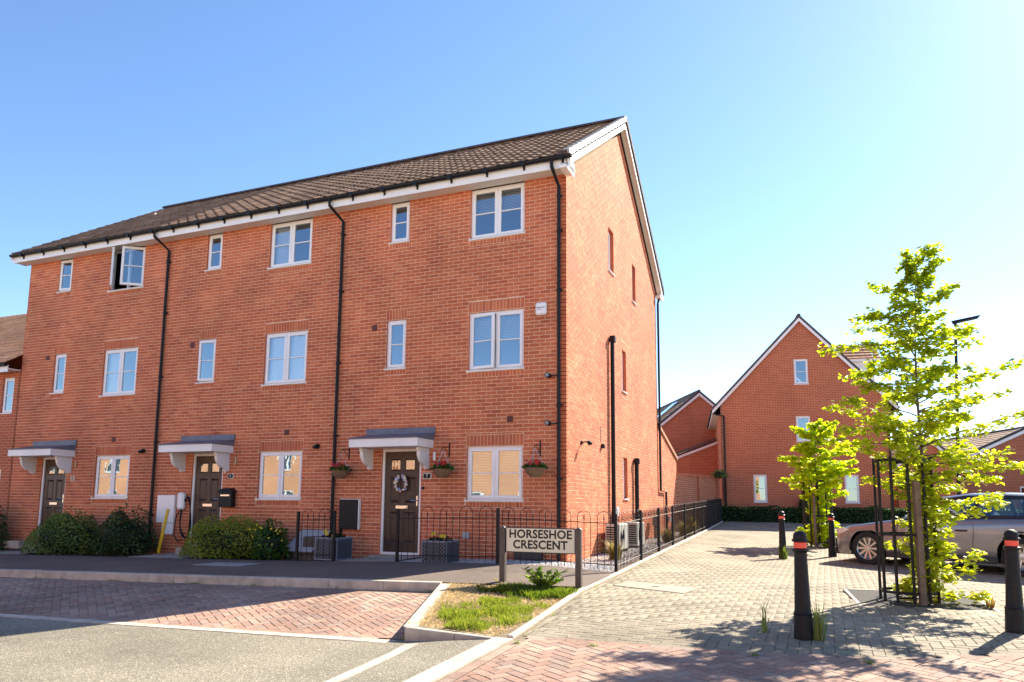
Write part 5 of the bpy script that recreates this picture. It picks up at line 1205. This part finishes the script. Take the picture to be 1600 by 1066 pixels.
tag(s.build('dandelions', M_PETY, kind='stuff'), 'scattered yellow dandelions on the verge', 'flowers')
# ------------------------------------------------------------------ background buildings
def frame_fn(ox, oy, th):
    def fp(u, v, z): return (ox+u*math.cos(th)+v*math.sin(th), oy-u*math.sin(th)+v*math.cos(th), z)
    return fp
def gabled(name, fp, th, u0, u1, ez, rz, zb, depth, label, roofm, front_ops=(), side_ops=(), left_roof_extra=None, group=None, verge_m=None, win_bar=True, ov=.12):
    """brick house with its gable facing us: u along the gable, v back; openings (u0,u1,z0,z1)"""
    o = empty(name, (0, 0, 0), label=label, cat='house', group=group); um = (u0+u1)/2
    P = [(u0, zb), (u1, zb), (u1, ez), (um, rz), (u0, ez)]
    gw_ = wall('gable_wall', P, list(front_ops), lambda u, z, d: fp(u, d, z), .12, M_FAR, o)
    wall('side_wall', [(0, zb), (depth, zb), (depth, ez), (0, ez)], list(side_ops), lambda v, z, d: fp(u0+d, depth-v, z), .12, M_FAR, o)
    wall('side_wall', [(.12, zb), (depth, zb), (depth, ez), (.12, ez)], [], lambda v, z, d: fp(u1-d, v, z), .12, M_FAR, o)
    wall('back_wall', P, [], lambda u, z, d: fp(u, depth-d, z), .12, M_FAR, o)
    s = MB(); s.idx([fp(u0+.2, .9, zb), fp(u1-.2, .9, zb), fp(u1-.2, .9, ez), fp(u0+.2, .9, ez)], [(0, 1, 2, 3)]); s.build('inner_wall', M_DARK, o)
    for a, b, c, d in front_ops: window(o, fp(a, 0, c), -th, b-a, d-c, 1, bar=win_bar, recess=.05)
    for a, b, c, d in side_ops: window(o, fp(u0, depth-a, c), -th-math.pi/2, b-a, d-c, 1, recess=.05)
    sl_ = math.atan2(rz-ez, um-u0); L_ = math.hypot(rz-ez, um-u0)+.42
    for sg in (-1, 1):
        s = MB(); lo = (um+sg*((um-u0)+.35), ez-.35*math.tan(sl_)); 
        for (va, vb_, dz0, dz1) in ((-ov, depth+ov, .10, .20),):
            V = [fp(um, v, rz+q) for v in (va, vb_) for q in (dz0, dz1)]+[fp(lo[0], v, lo[1]+q) for v in (va, vb_) for q in (dz0, dz1)]
            s.idx(V, [(0, 1, 5, 4), (2, 6, 7, 3), (1, 3, 7, 5), (0, 4, 6, 2), (4, 5, 7, 6), (0, 2, 3, 1)])
        rf_ = s.build('roof', roofm, o)
        # courses of tiles as stepped bands
        s = MB(); n = max(4, int(L_/.34)); nt_ = int((depth+2*ov)/.33)
        for r in range(n):
            a, b = r/n, (r+1)/n
            ua, ub = lo[0]+(um-lo[0])*a, lo[0]+(um-lo[0])*b; za, zb_ = lo[1]+(rz-lo[1])*a, lo[1]+(rz-lo[1])*b
            for k in range(nt_):
                v0, v1 = -ov+(depth+2*ov)*k/nt_, -ov+(depth+2*ov)*(k+1)/nt_-.012; rr = random.random(); e = random.uniform(0, .006)
                P4 = [fp(ua, v0, za+.225+e), fp(ua, v1, za+.225+e), fp(ub, v1, zb_+.203), fp(ub, v0, zb_+.203)]
                s.face(P4, rr); s.face([fp(ua, v0, za+.2), fp(ua, v1, za+.2), P4[1], P4[0]], rr)
        s.build('tiling', roofm, rf_, kind='stuff')
        b = MB(); V = []
        for v in (-ov-.02, -ov+.0): V += [fp(um, v, rz-.06), fp(um, v, rz+.10), fp(lo[0], v, lo[1]+.10), fp(lo[0], v, lo[1]-.06)]
        b.idx(V, [(0, 1, 2, 3), (7, 6, 5, 4), (0, 4, 5, 1), (3, 2, 6, 7), (0, 3, 7, 4)]); b.build('bargeboard', M_FASC, o)
        b = MB(); b.idx([fp(um, -ov-.03, rz+.10), fp(um, -ov-.03, rz+.24), fp(lo[0], -ov-.03, lo[1]+.24), fp(lo[0], -ov-.03, lo[1]+.10), fp(um, .1, rz+.24), fp(lo[0], .1, lo[1]+.24)], [(0, 1, 2, 3), (1, 4, 5, 2)]); b.build('verge_tiles', verge_m or M_SLATE, o)
        e = MB(); e.tube([fp(lo[0]+sg*.02, -ov, lo[1]+.08), fp(lo[0]+sg*.02, depth+ov, lo[1]+.08)], .055, 8); e.build('gutter', M_BLK, o)
        e = MB(); x_in = um+sg*(um-u0); e.idx([fp(lo[0], -ov, lo[1]-.08), fp(lo[0], depth, lo[1]-.08), fp(x_in, depth, lo[1]-.08), fp(x_in, -ov, lo[1]-.08), fp(lo[0], -ov, lo[1]+.1), fp(lo[0], depth, lo[1]+.1)], [(0, 1, 2, 3), (0, 4, 5, 1)]); e.build('soffit', M_SOFF, o)
    s = MB(); s.tube([fp(um, -ov, rz+.2), fp(um, depth+ov, rz+.2)], .09, 8); s.build('ridge', M_SLATE, o)
    return o
FPo = frame_fn(FO[0], FO[1], TH)
def FP(u, v, z): return FPo(u, v, z)
fh = gabled('brick_house', FPo, TH, -3.42, 3.5, 5.62, 9.32, .3, 9.0, 'brick house with tall gable closing the far end of the drive', M_TILE2,
   front_ops=[(-2.09, -1.52, 1.27, 2.48), (1.62, 2.2, 1.27, 2.46), (-.24, .36, 3.91, 5.04), (-.24, .36, 6.45, 7.58)], side_ops=[(5.3, 5.9, 3.2, 4.6), (7.3, 7.9, 1.3, 2.4), (7.3, 7.9, 3.4, 4.6)])
s = MB(); s.tube([FP(-3.65, -.02, 5.3), FP(-3.6, -.1, 5.15), FP(-3.28, -.08, 5.1), FP(-3.28, -.08, .4)], .04, 8); s.build('downpipe', M_BLK, fh)
s = MB(); s.tube([FP(3.75, -.02, 5.3), FP(3.62, -.08, 5.1), FP(3.45, -.08, 4.9), FP(3.45, -.08, .4)], .04, 8); s.build('downpipe', M_BLK, fh)
# dormer on the right slope
d = MB(); D0, D1, DZ = .95, 3.0, 7.62
d.idx([FP(1.2, D0, 7.0), FP(3.25, D0, 6.0), FP(3.25, D0, DZ), FP(1.2, D0, DZ), FP(1.2, D1, 7.0), FP(3.25, D1, 6.0), FP(3.25, D1, DZ), FP(1.2, D1, DZ), FP(3.25, (D0+D1)/2, DZ+.75)], [(0, 1, 2, 3), (1, 5, 6, 8, 2), (5, 4, 7, 6)])
dm = d.build('dormer', M_FASC, fh)
d = MB(); nr = 5
for sg in (0, 1):
    for r in range(nr):
        a, b = r/nr, (r+1)/nr; VV_ = lambda t: (D0-.18+(D1-D0+.36)/2*t) if not sg else (D1+.18-(D1-D0+.36)/2*t); ZZ = lambda t: DZ+.02+.88*t
        for k in range(9):
            u0_, u1_ = .9+2.6*k/9, .9+2.6*(k+1)/9-.015; e = random.uniform(0, .008); d.face([FP(u0_, VV_(a), ZZ(a)+.05+e), FP(u1_, VV_(a), ZZ(a)+.05+e), FP(u1_, VV_(b), ZZ(b)), FP(u0_, VV_(b), ZZ(b))], random.random()); d.face([FP(u0_, VV_(a), ZZ(a)-.01), FP(u1_, VV_(a), ZZ(a)-.01), FP(u1_, VV_(a), ZZ(a)+.05+e), FP(u0_, VV_(a), ZZ(a)+.05+e)], random.random())
d.build('dormer_tiling', M_TILE2, dm, kind='stuff')
d = MB(); d.idx([FP(1.6, D0-.16, DZ-.1), FP(3.5, D0-.16, DZ-.1), FP(3.5, D0-.16, DZ+.03), FP(1.6, D0-.16, DZ+.03), FP(3.5, D0, DZ-.1), FP(1.6, D0, DZ-.1)], [(0, 1, 2, 3), (0, 5, 4, 1)]); d.build('dormer_fascia', M_FASC, dm)
# brick house behind, seen between
T3 = rad(-27); mp = frame_fn(-1.31, 27.0, T3)
mh = gabled('brick_house', mp, T3, -2.05, 2.3, 5.35, 7.1, .2, 9, 'smaller brick house behind the garden wall with a rooflight', M_TILE, ov=.1)
s = MB(); ul = lambda t: -2.05+2.05*t; zl = lambda t: 5.45+1.68*t+.26
s.idx([mp(ul(.25), 1.6, zl(.25)), mp(ul(.25), 2.7, zl(.25)), mp(ul(.75), 2.7, zl(.75)), mp(ul(.75), 1.6, zl(.75))], [(0, 1, 2, 3)]); s.build('rooflight', glass_mat('rooflight_glass', .6, (.1, .1, .1)), mh)
# its low extension
lx = empty('brick_outbuilding', (0, 0, 0), label='low brick outbuilding with a pale tiled roof behind the garden wall', cat='outbuilding')
ep = frame_fn(-1.75, 23.8, T3)
wall('wall', [(-1.3, .2), (2.6, .2), (2.6, 4.55), (-1.3, 3.05)], [], lambda u, z, d: ep(u, d, z), .12, M_FAR, lx)
s = MB()
for r in range(12):
    a, b = r/12, (r+1)/12; U = lambda t: -1.5+4.3*t; Z = lambda t: 3.02+1.64*t
    for k in range(10):
        v0, v1 = -.1+3.4*k/10, -.1+3.4*(k+1)/10-.012; s.face([ep(U(a), v0, Z(a)+.1), ep(U(a), v1, Z(a)+.1), ep(U(b), v1, Z(b)+.08), ep(U(b), v0, Z(b)+.08)], random.random())
s.build('roof', M_TILE, lx, kind='stuff')
s = MB(); s.idx([ep(-1.5, -.12, 2.9), ep(2.8, -.12, 4.54), ep(2.8, -.12, 4.66), ep(-1.5, -.12, 3.02)], [(0, 1, 2, 3)]); s.build('bargeboard', M_FASC, lx)
# garden wall
gwl = empty('garden_wall', (0, 0, 0), label='shaded brick garden wall between the end house and the far house', cat='wall')
gp0, gp1 = (.02, 12.32), (.42, 20.5); gl = math.hypot(gp1[0]-gp0[0], gp1[1]-gp0[1]); gu = ((gp1[0]-gp0[0])/gl, (gp1[1]-gp0[1])/gl)
GWf = lambda u, z, d: (gp0[0]+gu[0]*u-gu[1]*d, gp0[1]+gu[1]*u+gu[0]*d, z)
wall('brick_face', [(0, -.1), (gl, -.1), (gl, 2.32), (0, 2.1)], [], GWf, .22, M_FAR, gwl)
s = MB()
for i in range(int(gl/.225)):
    a, b = i*.225+.004, (i+1)*.225-.004; za, zb_ = 2.1+.22*a/gl, 2.1+.22*b/gl; s.prism([(a, za+.002), (b, zb_+.002), (b, zb_+.10), (a, za+.10)], GWf, -.03, .25, random.random(), back=True)
s.build('coping', M_BRICK, gwl, kind='stuff')
for u in (3.6, 7.9):
    s = MB(); s.prism([(u-.17, -.1), (u+.17, -.1), (u+.17, 2.3), (u-.17, 2.3)], GWf, -.09, 0, uvf=True); s.build('pier', M_FAR, gwl)
# left neighbour house
nb = empty('neighbour_house', (0, 0, 0), label='lower brick house with orange tiled roof at the far left edge', cat='house')
NO = [(-16.32, -15.84, 3.43, 4.42), (-16.9, -16.05, .95, 1.9)]
wall('front_wall', [(-24, -.4), (-15.63, -.4), (-15.63, 4.62), (-24, 4.62)], NO, FRONT, .12, M_FAR, nb)
for a, b, c_, d_ in NO: window(nb, (a, 0, c_), 0, b-a, d_-c_, 1, recess=.05)
s = MB(); s.box(-24, -15.64, -.35, -.33, 4.5, 4.68); s.box(-24, -15.64, -.33, 0, 4.58, 4.6); s.build('fascia', M_FASC, nb)
s = MB(); s.tube([(-24, -.4, 4.7), (-15.64, -.4, 4.7)], .055, 8); s.build('gutter', M_BLK, nb)
s = MB(); s.idx([(-24, -.42, 4.74), (-15.64, -.42, 4.74), (-15.64, 4.4, 7.9), (-24, 4.4, 7.9), (-24, 9.2, 4.74), (-15.64, 9.2, 4.74)], [(0, 1, 2, 3), (3, 2, 5, 4)]); nr_ = s.build('roof', M_TILE3, nb); bpy.context.view_layer.update()
tiled_slope(nr_, -24, -15.64, (0, -.42, 4.74), math.atan2(3.16, 4.82), math.hypot(3.16, 4.82), False, M_TILE3, own=0)
wall('side_wall', [(0, -.4), (8.8, -.4), (8.8, 4.6), (4.4, 7.7), (0, 4.6)], [], lambda u, z, d: (-15.66+d, u, z), .015, M_FAR, nb)
wall('side_wall', [(0, -.4), (8.8, -.4), (8.8, 4.6), (4.4, 7.7), (0, 4.6)], [], lambda u, z, d: (-24+d, u, z), .1, M_FAR, nb)
wall('back_wall', [(-24, -.4), (-15.64, -.4), (-15.64, 4.62), (-24, 4.62)], [], lambda u, z, d: (u, 8.8-d, z), .12, M_FAR, nb)
# low brick buildings behind the parked cars
for i, (x, y, th, wd_, ez, rz, dp, lab) in enumerate([(9.4, 26, -14, 3.0, 2.9, 4.3, 8, 'low brick building with pale roof behind the taller tree, beside the far house'), (14.2, 30, -20, 7.5, 3.2, 4.9, 8, 'long low brick building seen through the taller tree'), (20.5, 27, -10, 6.0, 3.0, 4.6, 8, 'low brick building with grey roof at the far right edge')]):
    gabled('brick_outbuilding', frame_fn(x, y, rad(th)), rad(th), -wd_/2, wd_/2, ez, rz, .2, dp, lab, M_TILE, front_ops=[(-.4, .4, 1.2, 2.2)] if i else [], ov=.1)['category'] = 'building'
M_BUFF = brickwork_mat('buff_brick', (.60, .30, .16), (.68, .36, .2), (.75, .55, .4))
# houses across the street, behind the camera (mirrored in the ground floor windows)
for i, x in enumerate((-26, -14.6, -3.2, -37.4, -48.8, 8.2)):
    o = empty('opposite_house', (x, -27, -.4), label='plain brick house across the street, ' + ['fourth from the right', 'third from the right', 'second from the right', 'second from its far left end', 'at its far left end', 'at its right end'][i]+' of the row', cat='house')
    ops = [(-4.2, -3.0, 1.2, 2.3), (2.2, 3.4, 1.2, 2.3), (-4.2, -3.0, 3.7, 4.9), (2.2, 3.4, 3.7, 4.9), (-.5, .5, .2, 2.2)]
    wall('front_wall', [(-5.5, -.2), (5.5, -.2), (5.5, 5.4), (-5.5, 5.4)], ops, lambda u, z, d: (-u, -d, z), .12, M_BUFF, o)
    for a, b, c_, d_ in ops: window(o, (-a, 0, c_), math.pi, b-a, d_-c_, 2 if b-a > 1.1 else 1, recess=.05)
    for sx in (-5.5, 5.5): wall('side_wall', [(-9, -.2), (-.12, -.2), (-.12, 5.4), (-4.5, 8.2), (-9, 5.4)], [], lambda u, z, d, sx=sx: (sx-math.copysign(d, sx), u, z), .1, M_FAR, o)
    wall('back_wall', [(-5.5, -.2), (5.5, -.2), (5.5, 5.4), (-5.5, 5.4)], [], lambda u, z, d: (u, -9+d, z), .12, M_FAR, o)
    s = MB(); s.idx([(-5.7, .3, 5.3), (5.7, .3, 5.3), (5.7, -4.5, 8.4), (-5.7, -4.5, 8.4), (5.7, -9.3, 5.3), (-5.7, -9.3, 5.3), (-5.7, .3, 5.15), (5.7, .3, 5.15), (5.7, -4.5, 8.25), (-5.7, -4.5, 8.25)], [(1, 0, 3, 2), (2, 3, 5, 4), (0, 1, 7, 6), (6, 7, 8, 9)]); s.build('roof', mat('plain_roof', (.2, .12, .08), .85, noise=.2), o)
# ------------------------------------------------------------------ street lamp
t = empty('street_lamp', (8.26, 12.0, -.1), label='black street lamp with flat head rising behind the taller tree', cat='street lamp')
s = MB(); s.tube([(0, 0, 0), (0, 0, 1.2), (.02, 0, 1.25), (.25, 0, 6.75)], [.08, .08, .055, .04], 10); s.build('column', M_IRON, t)
s = MB(); s.idx([(.2, -.1, 6.74), (.85, -.13, 6.86), (.85, .13, 6.86), (.2, .1, 6.74), (.15, -.05, 6.82), (.9, -.1, 6.93), (.9, .1, 6.93), (.15, .05, 6.82)], [(0, 3, 2, 1), (4, 5, 6, 7), (0, 1, 5, 4), (1, 2, 6, 5), (2, 3, 7, 6), (3, 0, 4, 7)]); s.build('lamp_head', M_IRON, t)
# ------------------------------------------------------------------ cars
def car_paint(name, c):
    m = mat(name, c, .28, metal=.55, coat=1.0); return m
M_TYRE = mat('tyre', (.018, .018, .018), .85); M_RIM = mat('alloy', (.55, .54, .52), .3, metal=.8); M_CGL = glass_mat('car_glass', .12, (.55, .68, .68)); M_TRIM = mat('car_trim', (.012, .013, .016), .35)
def car(name, loc, rot, paint, lab, scale=1.0, group='cars parked beside the drive'):
    """length along local x, nose at -x; near side faces -y. origin on the ground at front axle"""
    t = empty(name, loc, rot, label=lab, cat='car', group=group); L0, L1 = -.88, 3.82; WB = 2.757; R = .335; AR = .385
    X = np.unique(np.concatenate([np.linspace(L0, L1, 70), np.linspace(-AR, AR, 25), WB+np.linspace(-AR, AR, 25), [L0+.02, L0+.06, L0+.12]]))
    I = lambda x, xs, ys: float(np.interp(x, xs, ys))
    top = lambda x: I(x, [-.88, -.82, -.7, -.4, 0, .5, .8, 3.3, 3.6, 3.76, 3.82], [.62, .68, .74, .82, .88, .955, 1.0, 1.04, 1.02, .95, .7])
    belt = lambda x: I(x, [-.88, -.82, -.7, -.4, 0, .6, 2.5, 3.6, 3.82], [.55, .60, .66, .73, .78, .86, .93, .94, .66])
    hw = lambda x: I(x, [-.88, -.84, -.78, -.65, -.4, 0, .6, 2.8, 3.4, 3.65, 3.78, 3.82], [.42, .58, .68, .78, .85, .885, .90, .90, .87, .80, .68, .55])
    sill = lambda x: I(x, [-.88, -.6, -.42, 3.2, 3.6, 3.82], [.24, .19, .20, .20, .26, .34])
    def zlow(x):
        z = sill(x)
        for xw in (0, WB):
            if abs(x-xw) < AR: z = max(z, R+math.sqrt(AR*AR-(x-xw)**2)*1.0)
        return z
    def sec(x):
        w_, tp, bt, zl = hw(x), top(x), belt(x), zlow(x); P = [(0, tp), (-w_*.45, tp-.012), (-w_*.75, tp-.035), (-w_*.90, (tp*.6+bt*.4)), (-w_*.965, bt), (-w_*.985, bt-.05)]
        zs = np.linspace(bt-.09, zl, 8)
        for z in zs:
            e = I(z, [.2, .35, .5, .62, .7, .9], [.955, .985, 1.0, .995, 1.0, .985]); P.append((-w_*e, z))
        return P
    s = MB(); V = []; n = None
    secs = [sec(x) for x in X]; n = len(secs[0])
    for x, P in zip(X, secs):
        for y, z in P: V.append((x, y, z))
        for y, z in P: V.append((x, -y, z))
    F = []
    for i in range(len(X)-1):
        a, b = i*2*n, (i+1)*2*n
        for k in range(n-1): F.append((a+k, b+k, b+k+1, a+k+1)); F.append((a+n+k, a+n+k+1, b+n+k+1, b+n+k))
    F.append(tuple(range(n))+tuple(range(2*n-1, n, -1))); e = (len(X)-1)*2*n; F.append((tuple(range(n))+tuple(range(2*n-1, n, -1)))); F[-1] = tuple(e+k for k in F[-1])[::-1]
    s.idx(V, F); body = s.build('body', paint, t, smooth=True)
    # greenhouse
    rt = lambda x: I(x, [.62, 1.0, 1.35, 1.8, 2.4, 3.0, 3.4, 3.66], [1.0, 1.22, 1.38, 1.435, 1.44, 1.41, 1.33, 1.0])
    gw2 = lambda x: I(x, [.62, 1.4, 2.8, 3.66], [.62, .60, .58, .52]); bw = lambda x: hw(x)*.93
    XS = np.linspace(.62, 3.66, 54); s = MB(); V = []; m_ = 7
    def gp(x, t_):                     # t_ 0 belt .. 1 roof edge
        zb_ = top(x)-.06; zr = max(rt(x)-.05, zb_); return (x, -(bw(x)+(gw2(x)-bw(x))*t_**1.15), zb_+(zr-zb_)*t_)
    for x in XS:
        for k in range(m_+1): V.append(gp(x, k/m_))
        zr = rt(x); g2 = gw2(x); V += [(x, -g2*.93, max(zr-.02, top(x)-.05)), (x, -g2*.5, max(zr, top(x)-.04)), (x, 0, max(zr+.005, top(x)-.035))]
    q = m_+4; roofF = []; sideF = []
    # side glass ranges (x0,x1) with lower/upper margin
    win = [(1.18, 1.98, 'front'), (2.06, 2.86, 'rear'), (2.95, 3.32, 'quarter')]
    for i in range(len(XS)-1):
        xc = (XS[i]+XS[i+1])/2
        for k in range(q-1):
            f = (i*q+k, (i+1)*q+k, (i+1)*q+k+1, i*q+k+1)
            if k < m_:
                if any(a < xc < b for a, b, _ in win) and 0 < k < m_-1: continue
                sideF.append(f)
            elif xc > 1.35 and xc < 3.42: roofF.append(f)
    def mir(Vv): return [(x, -y, z) for x, y, z in Vv]
    a = MB(); a.idx(V, sideF); a.idx(mir(V), [f[::-1] for f in sideF]); a.build('window_surround', M_TRIM, t, smooth=True)
    a = MB(); a.idx(V, roofF); a.idx(mir(V), [f[::-1] for f in roofF]); a.build('roof', paint, t, smooth=True)
    for sg in (1, -1):
        for x0, x1, nm in win:
            g = MB(); xs_ = np.linspace(x0-.02, x1+.02, 7); G = [[gp(x, t_) for t_ in np.linspace(1/m_, (m_-1)/m_, 5)] for x in xs_]
            G = [[(p[0], sg*(p[1]+.008), p[2]) for p in r] for r in G]
            VV = [p for r in G for p in r]; g.idx(VV, [(i*5+k, (i+1)*5+k, (i+1)*5+k+1, i*5+k+1) for i in range(6) for k in range(4)]); g.build('side_window', M_CGL, t, smooth=True)
    for xs_, nm in ((np.linspace(.62, 1.36, 8), 'windscreen'), (np.linspace(3.41, 3.66, 5), 'rear_window')):
        g = MB(); VV = []
        for x in xs_:
            for y in np.linspace(-1, 1, 9): w2 = gw2(x)*.93; VV.append((x, y*w2, max(rt(x)-.02+.025*(1-y*y), top(x)-.03)))
        g.idx(VV, [(i*9+k, (i+1)*9+k, (i+1)*9+k+1, i*9+k+1) for i in range(len(xs_)-1) for k in range(8)]); g.build(nm, M_CGL, t, smooth=True)
    # seats
    for x, y in ((1.72, -.36), (1.72, .36), (2.62, -.38), (2.62, .38)):
        s = MB(); s.bbox(x, x+.16, y-.22, y+.22, .5, 1.08, .05); s.bbox(x+.03, x+.13, y-.13, y+.13, 1.08, 1.28, .04); s.bbox(x-.45, x+.05, y-.22, y+.22, .4, .58, .04); s.build('seat', M_TRIM, t)
    s = MB(); s.box(.5, 3.4, -.8, .8, .22, .3); s.box(-.85, 3.7, -.62, .62, .18, .5); s.box(.75, 1.1, -.75, .75, .3, .98); s.build('floor', M_TRIM, t)
    # sills, door seams, handles, lights, mirror, arches
    for sg in (1, -1):
        s = MB(); s.bbox(.40, WB-.40, sg*.885-.02 if sg > 0 else -.905, .905 if sg > 0 else -.865, .185, .30, .01); s.build('sill', M_TRIM, t)
        for xw in (0, WB):
            s = MB(); V = []
            for a_ in np.linspace(-.15, math.pi+.15, 18):
                for rr, yy in ((AR-.002, hw(xw)*.995), (AR-.002, hw(xw)-.30)): V.append((xw+rr*math.cos(a_), -sg*yy, R+rr*math.sin(a_)))
            s.idx(V, [(2*i, 2*i+2, 2*i+3, 2*i+1) for i in range(17)]); s.build('wheel_arch', M_TRIM, t)
        def seam(pts, nm='door_seam'):
            s = MB(); s.tube([(x, -sg*(hw(x)*I(z, [.2, .35, .5, .62, .7, .9], [.957, .987, 1.002, .997, 1.002, .985])+.0005), z) for x, z in pts], .0035, 4); s.build(nm, M_TRIM, t)
        seam([(.55, .32), (.56, .5), (.62, .7), (.66, .84)]); seam([(1.98, .31), (2.0, .5), (2.02, .7), (2.02, .88)]); seam([(2.32, .31), (2.52, .45), (2.7, .62), (2.93, .78), (2.98, .87)]); seam([(.55, .315), (1.4, .312), (2.32, .31)])
        for xh in (1.72, 2.62):
            s = MB(); y = hw(xh)*1.0; s.bbox(xh, xh+.2, -sg*y-.03, -sg*y+.012, .735, .765, .01); s.build('door_handle', M_TRIM, t)
        s = MB(); s.bbox(1.0, 1.16, -sg*1.0-.08, -sg*1.0+.10, .93, 1.06, .03); s.build('mirror', paint, t)
        s = MB(); VV = []
        for x, z0, z1 in ((-.845, .60, .655), (-.78, .595, .70), (-.68, .60, .725), (-.55, .63, .73), (-.44, .68, .725)):
            for z in (z0, z1): VV.append((x, -sg*(hw(x)*.985+.012), z))
        s.idx(VV, [(2*i, 2*i+2, 2*i+3, 2*i+1) for i in range(4)]); s.build('headlight', mat('headlight_glass', (.75, .72, .68), .08, coat=1), t)
        s = MB(); s.bbox(3.55, 3.8, -sg*.74-.05, -sg*.74+.05, .82, .95, .02); s.build('tail_light', mat('tail_red', (.4, .01, .01), .15), t)
    s = MB(); s.bbox(-.895, -.86, -.30, .30, .36, .6, .02); s.bbox(-.89, -.80, -.62, .62, .20, .30, .02); s.build('grille', M_TRIM, t)
    for xw in (0, WB):
        for sg in (1, -1):
            w0 = MB(); c = (xw, -sg*.78, R); 
            def ring(prof, nn=36):
                V = []; F = []
                for r_, y in prof:
                    for k in range(nn): a_ = 2*math.pi*k/nn; V.append((xw+r_*math.cos(a_), -sg*(.78+y), R+r_*math.sin(a_)))
                for i in range(len(prof)-1):
                    for k in range(nn): F.append((i*nn+k, i*nn+(k+1) % nn, (i+1)*nn+(k+1) % nn, (i+1)*nn+k))
                return V, F
            V, F = ring([(.225, .095), (.24, .105), (.27, .105), (.32, .10), (R, .07), (R, -.08), (.22, -.1)]); w0.idx(V, F); wh = w0.build('wheel', M_TYRE, t, smooth=False)
            r_ = MB(); V, F = ring([(.226, .10), (.232, .09), (.215, .07), (.212, -.05), (.0, -.05)]); r_.idx(V, F)
            for k in range(10):
                a_ = 2*math.pi*k/10; P = []
                for rr, hw_ in ((.045, .016), (.218, .022)):
                    for sgn in (-1, 1):
                        for y in (.085 if rr > .1 else .075, .05): P.append((xw+rr*math.cos(a_)-sgn*hw_*math.sin(a_), -sg*(.78+y), R+rr*math.sin(a_)+sgn*hw_*math.cos(a_)))
                r_.idx(P, [(0, 2, 6, 4), (1, 5, 7, 3), (0, 4, 5, 1), (2, 3, 7, 6)])
            V, F = ring([(.0, .09), (.055, .085), (.06, .06)], 14); r_.idx(V, F)
            r_.build('rim', M_RIM, wh)
            d_ = MB(); V, F = ring([(.0, .02), (.15, .02), (.15, .0)], 20); d_.idx(V, F); d_.build('brake_disc', mat('disc', (.18, .17, .16), .5, metal=.6), wh)
    t.scale = (scale,)*3
    return t
fa = math.atan2(-1.55, 2.28)                   # from front axle to rear axle
c1 = (5.25, 3.48); nx, ny = -math.sin(fa), math.cos(fa)   # away from the camera
ax = (c1[0]+nx*.86, c1[1]+ny*.86)
zc = dz(5.6, 3.4)
car('parked_car', (ax[0], ax[1], -.085), fa, car_paint('grey_brown_paint', (.225, .222, .226)), 'grey-brown estate car parked behind the taller tree and cage')
car('parked_car', (ax[0]+nx*2.45+math.cos(fa)*1.5, ax[1]+ny*2.45+math.sin(fa)*1.5, -.06), fa, car_paint('silver_paint', (.42, .42, .42)), 'silver car roof just visible beyond the grey-brown car', 1.1)

for x, y, l in ((-22.5, -18.2, 'silver car parked across the street opposite the middle house'), (-8.6, -18.4, 'silver car parked across the street opposite the end house')):
    src = [o for o in bpy.data.objects if o.name == 'parked_car.001'][0]; o = copy_tree(src); o.location = (x, y, -.45); o.rotation_euler = (0, 0, math.pi); o['label'] = l; o['group'] = 'cars parked across the street'; o.scale = (1, 1, 1)
# weeds and grit in the joints along the kerbs
random.seed(303)
def fk():
    q = random.random()
    if q < .45:
        x = random.uniform(-10, -.8); y = ykerb(x)-random.uniform(.0, .03); c = math.sin(x*5)+math.sin(x*13.3)
    elif q < .75:
        t_ = random.random(); x = -.72+1.01*t_-.02; y = -3.56-2.74*t_; c = 1+math.sin(t_*20)
    else:
        y = random.uniform(-6.2, 6); x = xpath(y)+.07; c = math.sin(y*6)+math.sin(y*17)
    if random.random() > c*.6: return None
    return x, y, (zbay(x, y) if x < 1.0 else dz(x, y)), random.uniform(.008, .05)*random.random()**.5, random.random()
blades('kerb_weeds', fk, 1400, L_WD, 'small weeds growing in the joints along the kerbs', 'weeds', wd=.003, lean=1.2)
